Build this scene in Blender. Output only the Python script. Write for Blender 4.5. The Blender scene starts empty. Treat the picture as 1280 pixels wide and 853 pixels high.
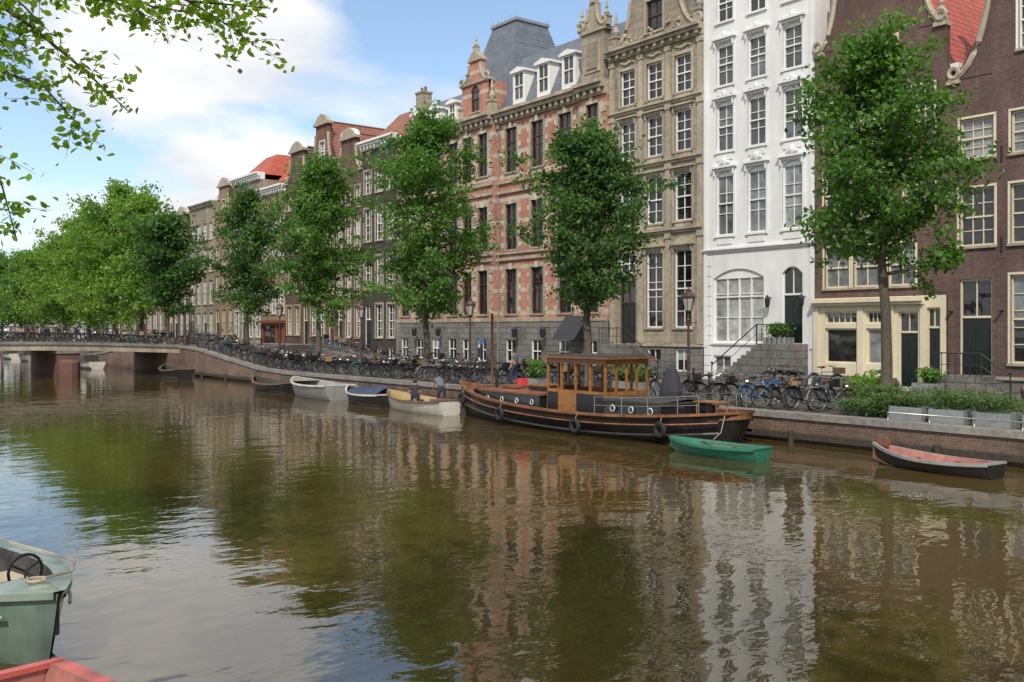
import bpy, math, random
import numpy as np
from mathutils import Vector, Matrix
random.seed(7)
R=random.random
def U(a,b): return random.uniform(a,b)
scene=bpy.context.scene
scene.view_settings.view_transform='Standard'; scene.view_settings.look='None'; scene.view_settings.exposure=0

# ------------------------------------------------------------ materials
M={}
def newmat(name):
    m=bpy.data.materials.new(name); m.use_nodes=True
    nt=m.node_tree; return m,nt,nt.nodes['Principled BSDF']
def N(nt,t,**k):
    n=nt.nodes.new(t)
    for a,v in k.items():
        if a in n.inputs: n.inputs[a].default_value=v
        else: setattr(n,a,v)
    return n
def noise_mul(nt,vec,scale,lo,hi,detail=5,sx=1,sz=1):
    mp=N(nt,'ShaderNodeMapping'); mp.inputs['Scale'].default_value=(sx,sx,sz)
    nt.links.new(vec,mp.inputs['Vector'])
    n=N(nt,'ShaderNodeTexNoise'); n.inputs['Scale'].default_value=scale; n.inputs['Detail'].default_value=detail
    n.inputs['Roughness'].default_value=.6
    nt.links.new(mp.outputs[0],n.inputs['Vector'])
    r=N(nt,'ShaderNodeMapRange'); r.inputs['From Min'].default_value=.3; r.inputs['From Max'].default_value=.7
    r.inputs['To Min'].default_value=lo; r.inputs['To Max'].default_value=hi
    nt.links.new(n.outputs['Fac'],r.inputs['Value'])
    return r.outputs['Result'],n.outputs['Fac']
def mulc(nt,col,fac):
    v=N(nt,'ShaderNodeVectorMath',operation='SCALE')
    nt.links.new(col,v.inputs[0]); nt.links.new(fac,v.inputs['Scale']); return v.outputs[0]
def simple(key,col,rough=.6,metal=0.,var=.18,scale=5.,stain=.15,bump=0.,coat=0.):
    m,nt,b=newmat(key); tc=N(nt,'ShaderNodeTexCoord')
    rgb=N(nt,'ShaderNodeRGB'); rgb.outputs[0].default_value=(*col,1)
    f1,n1=noise_mul(nt,tc.outputs['Object'],scale,1-var,1+var)
    f2,n2=noise_mul(nt,tc.outputs['Object'],1.1,1-stain,1+stain*.5,5,1,.25)
    c=mulc(nt,mulc(nt,rgb.outputs[0],f1),f2)
    nt.links.new(c,b.inputs['Base Color'])
    b.inputs['Roughness'].default_value=rough; b.inputs['Metallic'].default_value=metal
    b.inputs['Coat Weight'].default_value=coat
    if bump:
        bp=N(nt,'ShaderNodeBump'); bp.inputs['Strength'].default_value=1; bp.inputs['Distance'].default_value=bump
        nt.links.new(n1,bp.inputs['Height']); nt.links.new(bp.outputs[0],b.inputs['Normal'])
    M[key]=m; return m
def brick(key,c1,c2,mortar,bw=.22,bh=.068,ms=.008,band=None,var=.2,grime=False,bump=.006):
    m,nt,b=newmat(key); tc=N(nt,'ShaderNodeTexCoord')
    sp=N(nt,'ShaderNodeSeparateXYZ'); nt.links.new(tc.outputs['Object'],sp.inputs[0])
    ad=N(nt,'ShaderNodeMath',operation='ADD'); nt.links.new(sp.outputs['X'],ad.inputs[0]); nt.links.new(sp.outputs['Y'],ad.inputs[1])
    cb=N(nt,'ShaderNodeCombineXYZ'); nt.links.new(ad.outputs[0],cb.inputs['X']); nt.links.new(sp.outputs['Z'],cb.inputs['Y'])
    br=N(nt,'ShaderNodeTexBrick'); nt.links.new(cb.outputs[0],br.inputs['Vector'])
    br.inputs['Scale'].default_value=1; br.inputs['Brick Width'].default_value=bw; br.inputs['Row Height'].default_value=bh
    br.inputs['Mortar Size'].default_value=ms; br.inputs['Color1'].default_value=(*c1,1); br.inputs['Color2'].default_value=(*c2,1); br.inputs['Mortar'].default_value=(*mortar,1)
    col=br.outputs['Color']
    f2,n2=noise_mul(nt,tc.outputs['Object'],.7,1-var,1+var,6)
    f3,n3=noise_mul(nt,tc.outputs['Object'],2.2,.78,1.14,4,1,.12)
    f4,n4=noise_mul(nt,tc.outputs['Object'],9,.78,1.22,3)
    col=mulc(nt,mulc(nt,mulc(nt,col,f2),f3),f4)
    if band:
        per,frac,bc=band
        dv=N(nt,'ShaderNodeMath',operation='DIVIDE'); nt.links.new(sp.outputs['Z'],dv.inputs[0]); dv.inputs[1].default_value=per
        fr=N(nt,'ShaderNodeMath',operation='FRACT'); nt.links.new(dv.outputs[0],fr.inputs[0])
        lt=N(nt,'ShaderNodeMath',operation='LESS_THAN'); nt.links.new(fr.outputs[0],lt.inputs[0]); lt.inputs[1].default_value=frac
        mx=N(nt,'ShaderNodeMix',data_type='RGBA'); nt.links.new(lt.outputs[0],mx.inputs['Factor'])
        nt.links.new(col,mx.inputs[6]); 
        rg=N(nt,'ShaderNodeRGB'); rg.outputs[0].default_value=(*bc,1)
        nt.links.new(mulc(nt,rg.outputs[0],f3),mx.inputs[7]); col=mx.outputs[2]
    # darker low on the wall, easing off upward
    mr0=N(nt,'ShaderNodeMapRange'); mr0.inputs['From Min'].default_value=.5; mr0.inputs['From Max'].default_value=3.2; mr0.inputs['To Min'].default_value=.7; mr0.inputs['To Max'].default_value=1
    nt.links.new(sp.outputs['Z'],mr0.inputs['Value'])
    if not grime: col=mulc(nt,col,mr0.outputs[0])
    if grime:
        mr=N(nt,'ShaderNodeMapRange'); mr.inputs['From Min'].default_value=-.1; mr.inputs['From Max'].default_value=.55
        mr.inputs['To Min'].default_value=.25; mr.inputs['To Max'].default_value=1
        a2=N(nt,'ShaderNodeMath',operation='ADD'); nt.links.new(sp.outputs['Z'],a2.inputs[0])
        sc=N(nt,'ShaderNodeMath',operation='MULTIPLY'); nt.links.new(n3,sc.inputs[0]); sc.inputs[1].default_value=.3
        nt.links.new(sc.outputs[0],a2.inputs[1]); nt.links.new(a2.outputs[0],mr.inputs['Value'])
        col=mulc(nt,col,mr.outputs[0])
    nt.links.new(col,b.inputs['Base Color']); b.inputs['Roughness'].default_value=.85
    bp=N(nt,'ShaderNodeBump'); bp.inputs['Distance'].default_value=bump; nt.links.new(br.outputs['Fac'],bp.inputs['Height']); bp.invert=True
    nt.links.new(bp.outputs[0],b.inputs['Normal'])
    M[key]=m
brick('brick_purple',(.125,.06,.05),(.085,.043,.038),(.16,.13,.115))
brick('brick_brown',(.135,.065,.05),(.095,.047,.038),(.16,.13,.11))
brick('brick_dark',(.055,.04,.036),(.04,.03,.03),(.08,.07,.06))
brick('brick_red',(.2,.075,.05),(.15,.06,.04),(.2,.15,.12))
brick('brick_tan',(.3,.2,.12),(.24,.16,.1),(.28,.24,.2))
brick('brick_banded',(.47,.18,.12),(.4,.15,.1),(.42,.3,.22),band=(1.475,.17,(.5,.42,.32)))
brick('quay_brick',(.17,.095,.065),(.115,.068,.05),(.17,.15,.12),grime=True,bw=.24,bh=.075,var=.35)
brick('sandstone',(.29,.245,.18),(.25,.21,.155),(.15,.125,.1),bw=.9,bh=.4,ms=.012,var=.28)
brick('greystone',(.19,.175,.16),(.16,.15,.135),(.09,.08,.075),bw=.8,bh=.36,ms=.02,var=.25)
brick('paving',(.14,.1,.085),(.11,.08,.07),(.09,.08,.07),bw=.22,bh=.1)
simple('stone_trim',(.37,.315,.235),.8,var=.22,stain=.38)
simple('stone_pale',(.52,.48,.4),.75,var=.12,stain=.2)
simple('coping',(.21,.195,.175),.85,var=.3,stain=.35)
simple('white_plaster',(.7,.695,.68),.6,var=.03,stain=.13,scale=2)
simple('white_paint',(.74,.73,.69),.4,var=.04,stain=.1)
simple('cream_paint',(.64,.57,.41),.45,var=.05,stain=.15)
simple('brown_paint',(.07,.035,.022),.4,var=.1)
simple('black_paint',(.015,.015,.017),.3,var=.2)
simple('green_door',(.009,.016,.014),.25,var=.1)
simple('iron',(.02,.019,.02),.45,var=.2)
simple('lamp_iron',(.06,.03,.03),.45,var=.2)
simple('rust',(.16,.07,.035),.8,var=.4,scale=14)
simple('asphalt',(.06,.058,.056),.9,var=.2,bump=.01)
simple('land',(.09,.08,.06),.95,var=.3)
simple('wood_beam',(.045,.035,.026),.85,var=.4,scale=9,bump=.01)
simple('varnish',(.27,.115,.028),.4,var=.35,scale=8,stain=.3,coat=.2)
simple('deck_orange',(.19,.075,.037),.6,var=.35,scale=7,stain=.3)
simple('deck_wood',(.15,.095,.06),.7,var=.3,scale=7)
simple('hull_black',(.022,.019,.019),.38,var=.35,stain=.4,scale=4)
simple('hull_orange',(.21,.085,.035),.55,var=.45,stain=.35)
simple('hull_green',(.025,.16,.1),.4,var=.15,stain=.25)
simple('hull_green_in',(.03,.19,.12),.5,var=.2,stain=.25)
simple('hull_seagreen',(.15,.21,.17),.28,var=.12,stain=.35,coat=.3)
simple('hull_seagreen_deck',(.22,.27,.22),.35,var=.12,stain=.3)
simple('hull_white',(.6,.57,.49),.4,var=.1,stain=.3)
simple('hull_grey',(.28,.27,.25),.45,var=.12,stain=.3)
simple('hull_pink',(.36,.15,.12),.55,var=.25,stain=.3)
simple('hull_red',(.46,.1,.075),.45,var=.18,stain=.25)
simple('tarp_blue',(.03,.045,.09),.7,var=.2,bump=.03)
simple('interior_dark',(.05,.045,.04),.7,var=.3)
simple('buff',(.4,.3,.14),.5,var=.15)
simple('rubber',(.013,.013,.014),.75,var=.3)
simple('chrome',(.4,.4,.4),.35,.8,var=.1)
simple('saddle_brown',(.12,.05,.02),.6)
simple('shop_wood',(.2,.055,.025),.5)
simple('red_paint',(.3,.03,.02),.4); simple('blue_paint',(.05,.13,.28),.4); simple('teal_paint',(.05,.2,.2),.4)
simple('wicker',(.25,.16,.08),.9,var=.3,scale=30)
simple('zinc',(.25,.26,.26),.5,.2,var=.15)
simple('bark',(.085,.07,.05),.95,var=.35,scale=12,bump=.02)
simple('skin',(.5,.28,.19),.55,var=.05); simple('hair',(.03,.02,.012),.7); simple('cloth_dark',(.03,.03,.04),.85)
simple('cloth_grey',(.12,.13,.15),.85); simple('cloth_navy',(.03,.04,.09),.85)
simple('rope',(.4,.33,.22),.9)
simple('flower_red',(.6,.04,.05),.6)
simple('lantern_glass',(.4,.38,.34),.15)
def wavemat(key,c1,c2,sx,axis,rough,bump=.03,rows=0.3):
    m,nt,b=newmat(key); tc=N(nt,'ShaderNodeTexCoord')
    br=N(nt,'ShaderNodeTexBrick'); sp=N(nt,'ShaderNodeSeparateXYZ'); nt.links.new(tc.outputs['Object'],sp.inputs[0])
    cb=N(nt,'ShaderNodeCombineXYZ')
    nt.links.new(sp.outputs[axis],cb.inputs['X']); nt.links.new(sp.outputs['Z'],cb.inputs['Y']); nt.links.new(cb.outputs[0],br.inputs['Vector'])
    br.offset=0.0 if rows==.3 else .5
    br.inputs['Scale'].default_value=1; br.inputs['Brick Width'].default_value=sx; br.inputs['Row Height'].default_value=rows
    br.inputs['Mortar Size'].default_value=.03 if rows==.3 else .012; br.inputs['Mortar Smooth'].default_value=1
    br.inputs['Color1'].default_value=(*c1,1); br.inputs['Color2'].default_value=(*c2,1)
    br.inputs['Mortar'].default_value=(*[c*.45 for c in c1],1)
    f,n=noise_mul(nt,tc.outputs['Object'],1.5,.75,1.2)
    nt.links.new(mulc(nt,br.outputs['Color'],f),b.inputs['Base Color']); b.inputs['Roughness'].default_value=rough
    bp=N(nt,'ShaderNodeBump'); bp.inputs['Distance'].default_value=bump; bp.invert=True
    nt.links.new(br.outputs['Fac'],bp.inputs['Height']); nt.links.new(bp.outputs[0],b.inputs['Normal'])
    M[key]=m
wavemat('tile_red',(.46,.085,.045),(.36,.07,.035),.24,'Y',.6)
wavemat('tile_old',(.3,.12,.075),(.24,.095,.06),.24,'Y',.7)
wavemat('tile_dark',(.1,.08,.072),(.085,.07,.06),.24,'Y',.6)
wavemat('slate',(.13,.145,.175),(.11,.125,.155),.3,'X',.45,.01,.22)

def glassmat():
    m,nt,b=newmat('window_glass')
    at=N(nt,'ShaderNodeAttribute',attribute_name='rnd')
    cr=N(nt,'ShaderNodeValToRGB'); e=cr.color_ramp.elements
    e[0].position=0; e[0].color=(.008,.009,.01,1); e[1].position=1; e[1].color=(.4,.4,.38,1)
    e.new(.45).color=(.02,.022,.024,1); e.new(.6).color=(.07,.075,.08,1); e.new(.8).color=(.2,.21,.21,1)
    nt.links.new(at.outputs['Fac'],cr.inputs[0])
    tc=N(nt,'ShaderNodeTexCoord'); f,n=noise_mul(nt,tc.outputs['Object'],1.6,.5,1.4,3)
    nt.links.new(mulc(nt,cr.outputs[0],f),b.inputs['Base Color'])
    b.inputs['Roughness'].default_value=.04; b.inputs['IOR'].default_value=1.65
    n2=N(nt,'ShaderNodeTexNoise'); n2.inputs['Scale'].default_value=1.3; n2.inputs['Detail'].default_value=1; nt.links.new(tc.outputs['Object'],n2.inputs['Vector'])
    bp=N(nt,'ShaderNodeBump'); bp.inputs['Distance'].default_value=.025; nt.links.new(n2.outputs['Fac'],bp.inputs['Height']); nt.links.new(bp.outputs[0],b.inputs['Normal'])
    M['glass']=m
glassmat()
def leafmat(key,dark,mid,light,tr=.35):
    m,nt,b=newmat(key)
    at=N(nt,'ShaderNodeAttribute',attribute_name='rnd')
    cr=N(nt,'ShaderNodeValToRGB'); e=cr.color_ramp.elements
    e[0].color=(*dark,1); e[1].color=(*light,1); e.new(.5).color=(*mid,1)
    nt.links.new(at.outputs['Fac'],cr.inputs[0]); nt.links.new(cr.outputs[0],b.inputs['Base Color'])
    b.inputs['Roughness'].default_value=.5; b.inputs['Specular IOR Level'].default_value=.3
    t=N(nt,'ShaderNodeBsdfTranslucent')
    mc=N(nt,'ShaderNodeMix',data_type='RGBA'); mc.blend_type='MULTIPLY'; mc.inputs['Factor'].default_value=1
    nt.links.new(cr.outputs[0],mc.inputs[6]); mc.inputs[7].default_value=(1.5,1.6,.6,1)
    nt.links.new(mc.outputs[2],t.inputs['Color'])
    mx=N(nt,'ShaderNodeMixShader'); mx.inputs[0].default_value=tr
    nt.links.new(b.outputs[0],mx.inputs[1]); nt.links.new(t.outputs[0],mx.inputs[2])
    nt.links.new(mx.outputs[0],nt.nodes['Material Output'].inputs['Surface']); M[key]=m
leafmat('leaf_green',(.04,.09,.018),(.085,.185,.034),(.15,.28,.055),.4)
leafmat('leaf_deep',(.028,.07,.018),(.06,.135,.034),(.105,.21,.05),.38)
leafmat('leaf_bright',(.075,.145,.025),(.14,.255,.042),(.23,.36,.065),.45)
leafmat('leaf_near',(.13,.22,.02),(.23,.37,.035),(.36,.5,.07),.6)
leafmat('shrub',(.05,.085,.03),(.09,.15,.05),(.15,.22,.09))

def watermat():
    m,nt,b=newmat('canal_water'); tc=N(nt,'ShaderNodeTexCoord')
    rg=N(nt,'ShaderNodeRGB'); rg.outputs[0].default_value=(.062,.043,.013,1)
    f,n=noise_mul(nt,tc.outputs['Object'],.12,.75,1.3,3)
    nt.links.new(mulc(nt,rg.outputs[0],f),b.inputs['Base Color'])
    b.inputs['Roughness'].default_value=.012; b.inputs['IOR'].default_value=1.75
    prev=None
    for sc,dist,det in ((.4,.019,1),(1.5,.008,2),(5.5,.0012,1)):
        mp=N(nt,'ShaderNodeMapping'); mp.inputs['Rotation'].default_value=(0,0,math.radians(35+sc*7)); mp.inputs['Scale'].default_value=(1.5,1,1)
        nt.links.new(tc.outputs['Object'],mp.inputs['Vector'])
        nz=N(nt,'ShaderNodeTexNoise'); nz.inputs['Scale'].default_value=sc; nz.inputs['Detail'].default_value=det; nz.inputs['Distortion'].default_value=.4
        nt.links.new(mp.outputs[0],nz.inputs['Vector'])
        bp=N(nt,'ShaderNodeBump'); bp.inputs['Strength'].default_value=1; bp.inputs['Distance'].default_value=dist
        nt.links.new(nz.outputs['Fac'],bp.inputs['Height'])
        if prev: nt.links.new(prev,bp.inputs['Normal'])
        prev=bp.outputs[0]
    nt.links.new(prev,b.inputs['Normal']); M['water']=m
watermat()

# ------------------------------------------------------------ mesh builder
class MB:
    def __init__(s): s.v=[];s.f=[];s.m=[];s.c=[];s.cur=0;s.r=.5
    def face(s,pts):
        i=len(s.v); s.v.extend([tuple(p) for p in pts]); s.f.append(tuple(range(i,i+len(pts)))); s.m.append(s.cur); s.c.append(s.r)
    def box(s,x0,x1,y0,y1,z0,z1):
        if x0>x1:x0,x1=x1,x0
        if y0>y1:y0,y1=y1,y0
        if z0>z1:z0,z1=z1,z0
        i=len(s.v)
        s.v.extend([(x0,y0,z0),(x1,y0,z0),(x1,y1,z0),(x0,y1,z0),(x0,y0,z1),(x1,y0,z1),(x1,y1,z1),(x0,y1,z1)])
        for q in ((0,3,2,1),(4,5,6,7),(0,1,5,4),(1,2,6,5),(2,3,7,6),(3,0,4,7)):
            s.f.append(tuple(i+k for k in q)); s.m.append(s.cur); s.c.append(s.r)
    def prism(s,pts,y0,y1):
        n=len(pts); s.face([(x,y0,z) for x,z in pts]); s.face([(x,y1,z) for x,z in reversed(pts)])
        for i in range(n):
            a=pts[i];b=pts[(i+1)%n]; s.face([(a[0],y0,a[1]),(a[0],y1,a[1]),(b[0],y1,b[1]),(b[0],y0,b[1])])
    def tube(s,pts,rad,n=6,cap=True):
        pts=[Vector(p) for p in pts]
        if not hasattr(rad,'__len__'): rad=[rad]*len(pts)
        i0=len(s.v)
        for k,p in enumerate(pts):
            d=(pts[min(k+1,len(pts)-1)]-pts[max(k-1,0)])
            if d.length<1e-6:d=Vector((0,0,1))
            d.normalize(); a=Vector((0,0,1)) if abs(d.z)<.9 else Vector((1,0,0))
            u=d.cross(a).normalized(); w=d.cross(u)
            for j in range(n):
                t=2*math.pi*j/n; s.v.append(tuple(p+(u*math.cos(t)+w*math.sin(t))*rad[k]))
        for k in range(len(pts)-1):
            for j in range(n):
                a=i0+k*n+j;b=i0+k*n+(j+1)%n; s.f.append((a,b,b+n,a+n)); s.m.append(s.cur); s.c.append(s.r)
        if cap:
            s.f.append(tuple(i0+j for j in range(n))); s.m.append(s.cur); s.c.append(s.r)
            k=i0+(len(pts)-1)*n; s.f.append(tuple(k+j for j in reversed(range(n)))); s.m.append(s.cur); s.c.append(s.r)
    def lathe(s,c,prof,n=8,sx=1,sy=1):
        i0=len(s.v)
        for r,z in prof:
            for j in range(n):
                t=2*math.pi*j/n; s.v.append((c[0]+r*math.cos(t)*sx,c[1]+r*math.sin(t)*sy,c[2]+z))
        for k in range(len(prof)-1):
            for j in range(n):
                a=i0+k*n+j;b=i0+k*n+(j+1)%n; s.f.append((a,b,b+n,a+n)); s.m.append(s.cur); s.c.append(s.r)
    def ball(s,c,r,n=8,sx=1,sy=1,sz=1):
        s.lathe(c,[(max(.001,r*math.sin(math.pi*k/6)),-r*math.cos(math.pi*k/6)*sz) for k in range(7)],n,sx,sy)
    def ring(s,c,r,t,axis='y',n=20,k=5,Mx=None):
        i0=len(s.v)
        for i in range(n):
            a=2*math.pi*i/n
            for j in range(k):
                b=2*math.pi*j/k; rr=r+t*math.cos(b); h=t*math.sin(b)
                if axis=='y': p=(c[0]+rr*math.cos(a),c[1]+h,c[2]+rr*math.sin(a))
                elif axis=='x': p=(c[0]+h,c[1]+rr*math.cos(a),c[2]+rr*math.sin(a))
                else: p=(c[0]+rr*math.cos(a),c[1]+rr*math.sin(a),c[2]+h)
                s.v.append(p)
        for i in range(n):
            for j in range(k):
                s.f.append((i0+i*k+j,i0+((i+1)%n)*k+j,i0+((i+1)%n)*k+(j+1)%k,i0+i*k+(j+1)%k)); s.m.append(s.cur); s.c.append(s.r)
    def mesh(s,name,mats,smooth=False):
        me=bpy.data.meshes.new(name); me.from_pydata(s.v,[],s.f)
        for x in mats: me.materials.append(x)
        me.polygons.foreach_set('material_index',s.m)
        a=me.attributes.new('rnd','FLOAT','FACE'); a.data.foreach_set('value',s.c)
        if smooth: me.polygons.foreach_set('use_smooth',[True]*len(s.f))
        me.update(); return me
def addobj(name,me,parent=None,loc=(0,0,0),rz=0):
    o=bpy.data.objects.new(name,me); scene.collection.objects.link(o); o.location=loc; o.rotation_euler=(0,0,rz)
    if parent: o.parent=parent; o.matrix_parent_inverse=Matrix.Translation(-Vector(parent.location))
    return o
class Grp:
    def __init__(s,name): s.name=name; s.parts={}
    def p(s,part,matkey):
        k=(part,matkey)
        if k not in s.parts: s.parts[k]=MB()
        return s.parts[k]
    def finish(s,loc=(0,0,0)):
        e=bpy.data.objects.new(s.name,None); e.location=loc; scene.collection.objects.link(e)
        for (part,mk),mb in s.parts.items():
            if mb.f: addobj(part,mb.mesh(part,[M[mk]]),e)
        return e

# ------------------------------------------------------------ facades
YF=37.6; G0=.9
def op(x0,x1,z0,z1,**k):
    d=dict(x0=x0,x1=x1,z0=z0,z1=z1,arch=0,kind='win',nx=2,nz=4,frame='white_paint',sill=True,sur=0,blind=None,hood=0,surm='stone_trim'); d.update(k); return d
def wall(mb,x0,x1,z0,z1,Y,ops,depth=.2):
    ops=[o for o in ops if o['x0']>=x0-.01 and o['x1']<=x1+.01 and o['z0']>=z0-.01 and o['z1']<=z1+.01]
    xs=sorted({x0,x1,*[o['x0'] for o in ops],*[o['x1'] for o in ops]}); zs=sorted({z0,z1,*[o['z0'] for o in ops],*[o['z1'] for o in ops]})
    for i in range(len(xs)-1):
        for j in range(len(zs)-1):
            cx=(xs[i]+xs[i+1])/2; cz=(zs[j]+zs[j+1])/2
            if any(o['x0']<cx<o['x1'] and o['z0']<cz<o['z1'] for o in ops): continue
            mb.face([(xs[i],Y,zs[j]),(xs[i+1],Y,zs[j]),(xs[i+1],Y,zs[j+1]),(xs[i],Y,zs[j+1])])
    for o in ops:
        a,b,c,d=o['x0'],o['x1'],o['z0'],o['z1']; y2=Y+depth
        mb.face([(a,Y,c),(a,y2,c),(b,y2,c),(b,Y,c)]); mb.face([(a,Y,c),(a,Y,d),(a,y2,d),(a,y2,c)]); mb.face([(b,Y,c),(b,y2,c),(b,y2,d),(b,Y,d)])
        rise=o['arch']
        if rise:
            n=8; cx=(a+b)/2; hw=(b-a)/2
            zf=lambda x: d-rise*((x-cx)/hw)**2
            for k in range(n):
                p=a+(b-a)*k/n;q=a+(b-a)*(k+1)/n
                mb.face([(p,Y,zf(p)),(q,Y,zf(q)),(q,Y,d),(p,Y,d)]); mb.face([(p,Y,zf(p)),(p,y2,zf(p)),(q,y2,zf(q)),(q,Y,zf(q))])
        else: mb.face([(a,Y,d),(b,Y,d),(b,y2,d),(a,y2,d)])
def fill(G,o,Y,depth=.16):
    a,b,c,d=o['x0'],o['x1'],o['z0'],o['z1']; fk=o['frame']
    fr=G.p('window_frames',fk); t=.075; ya=Y+depth-.07; yb=Y+depth+.03
    if o['kind']=='door':
        dr=G.p('door',o.get('door','green_door')); zt=c+2.25 if d-c>2.7 else d-.08
        fr.box(a,a+t,ya,yb,c,d); fr.box(b-t,b,ya,yb,c,d); fr.box(a+t,b-t,ya,yb,d-t,d)
        if zt<d-.2:
            fr.box(a+t,b-t,ya-.02,yb,zt,zt+.09)
            g=G.p('window_glass','glass'); g.r=U(.1,.4); g.face([(a+t,Y+depth,zt+.09),(b-t,Y+depth,zt+.09),(b-t,Y+depth,d-t),(a+t,Y+depth,d-t)])
            fr.box((a+b)/2-.02,(a+b)/2+.02,ya+.02,yb-.02,zt+.09,d-t)
        dr.box(a+t,b-t,Y+depth-.03,Y+depth+.03,c,zt)
        w=(b-a-2*t)
        for k,(z0,z1) in enumerate(((.15,.8),(.95,1.95))):
            for sx in (0,1):
                p=a+t+w*(.1+.45*sx); dr.box(p,p+w*.35,Y+depth-.05,Y+depth-.03,c+z0,c+z1)
        return
    fr.box(a,a+t,ya,yb,c,d); fr.box(b-t,b,ya,yb,c,d); fr.box(a+t,b-t,ya,yb,d-t-(o['arch']*.9),d); fr.box(a+t,b-t,ya,yb,c,c+t)
    g=G.p('window_glass','glass'); nx,nz=o['nx'],o['nz']
    base=R()*.5 if o['blind'] is None else o['blind']
    zm=c+(d-c)*o.get('mid',.5)
    for (p,q) in ((c+t,zm),(zm,d-t)):
        g.r=min(1,max(0,base+U(-.08,.08))) if not(o['blind'] is None and R()<.2) else U(.6,.95)
        g.face([(a+t,Y+depth,p),(b-t,Y+depth,p),(b-t,Y+depth,q),(a+t,Y+depth,q)])
    if nz>1: fr.box(a+t,b-t,ya-.012,yb,zm-.035,zm+.035)
    mt=.018
    for k in range(1,nx):
        x=a+t+(b-a-2*t)*k/nx; w=mt if not o.get('thick') else .05; fr.box(x-w,x+w,ya+.025,yb-.01,c+t,d-t)
    for k in range(1,nz):
        z=c+t+(d-c-2*t)*k/nz
        if abs(z-zm)<.1: continue
        fr.box(a+t,b-t,ya+.022,yb-.013,z-mt,z+mt)
    if o['sill']: G.p('sills',o['surm']).box(a-.1,b+.1,Y-.09,Y+depth-.07,c-.1,c-.001)
    if o['sur']:
        s=G.p('window_surrounds',o['surm'] if o['sur']>.1 else fk); w=o['sur']; pr=.05 if w>.1 else .025
        s.box(a-w,a,Y-pr,Y+.02,c,d); s.box(b,b+w,Y-pr,Y+.02,c,d); s.box(a-w,b+w,Y-pr-.01,Y+.02,d,d+w)
        if w<.1: s.box(a-w,b+w,Y-pr-.01,Y+.02,c-w*1.2,c)
    if o['hood']:
        h=G.p('window_hoods',o['surm']); z=d+o['hood']
        h.box(a-.2,b+.2,Y-.22,Y,z,z+.09); h.box(a-.12,b+.12,Y-.1,Y,z-.12,z-.001)
        if o.get('ped'): h.prism([(a-.18,z+.091),(b+.18,z+.091),((a+b)/2,z+.45)],Y-.18,Y)
        for x in (a-.08,b+.0): h.box(x,x+.08,Y-.15,Y-.101,z-.35,z-.002)
def body(G,mk,x0,x1,z0,z1,Y=YF,dep=12):
    w=G.p('side_walls',mk); e=.012; Yb=Y+dep
    w.face([(x0+e,Y,z0),(x0+e,Y,z1),(x0+e,Yb,z1),(x0+e,Yb,z0)]); w.face([(x1-e,Y,z0),(x1-e,Yb,z0),(x1-e,Yb,z1),(x1-e,Y,z1)])
    w.face([(x0+e,Yb,z0),(x0+e,Yb,z1),(x1-e,Yb,z1),(x1-e,Yb,z0)])
def pitched(G,mk,x0,x1,ze,zr,Y=YF,dep=12,wm=None,front=.36):
    r=G.p('roof',mk); xc=(x0+x1)/2; y0=Y+front;y1=Y+dep
    r.face([(x0,y0,ze),(xc,y0,zr),(xc,y1,zr),(x0,y1,ze)]); r.face([(x1,y0,ze),(x1,y1,ze),(xc,y1,zr),(xc,y0,zr)])
    w=G.p('roof_ends',wm or 'brick_brown')
    for y in (y0+.01,y1-.01): w.face([(x0,y,ze),(x1,y,ze),(xc,y,zr-.02)])
    r.tube([(xc,y0,zr+.02),(xc,y1,zr+.02)],.09,6)
def flatroof(G,x0,x1,z,Y=YF,dep=12): G.p('flat_roof','tile_dark').box(x0+.02,x1-.02,Y+.36,Y+dep-.02,z-.25,z-.03)
def hip(G,mk,x0,x1,ze,zr,Y=YF,dep=12):
    r=G.p('roof',mk); ins=min((x1-x0)*.35,2.2); y0=Y+.4;y1=Y+dep
    a=[(x0,y0,ze),(x1,y0,ze),(x1,y1,ze),(x0,y1,ze)]; b=[(x0+ins,y0+ins,zr),(x1-ins,y0+ins,zr),(x1-ins,y1-ins,zr),(x0+ins,y1-ins,zr)]
    for i in range(4):
        j=(i+1)%4; r.face([a[i],a[j],b[j],b[i]])
    r.face(b)
def cornice(G,mk,x0,x1,z,Y=YF,out=.45,h=.55,dent=True):
    c=G.p('cornice',mk); e=.01
    c.box(x0+e,x1-e,Y-out*.25,Y+.35,z,z+h*.45); c.box(x0+e,x1-e,Y-out*.7,Y+.35,z+h*.45,z+h*.75); c.box(x0+e,x1-e,Y-out,Y+.35,z+h*.75,z+h)
    if dent:
        n=max(4,int((x1-x0)/.55))
        for k in range(n):
            x=x0+(x1-x0)*(k+.5)/n; c.box(x-.09,x+.09,Y-out*.62,Y-out*.25,z+h*.12,z+h*.449)
def chimney(G,mk,x,y,z0,z1,w=.9,d=.6):
    c=G.p('chimney',mk); c.box(x-w/2,x+w/2,y-d/2,y+d/2,z0,z1); c.box(x-w/2-.06,x+w/2+.06,y-d/2-.06,y+d/2+.06,z1,z1+.15)
    for k in (-.25,.25): G.p('chimney_pots','brick_red').lathe((x+k*w,y,z1+.15),[(.12,0),(.1,.4),(.001,.4)],8)
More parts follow.
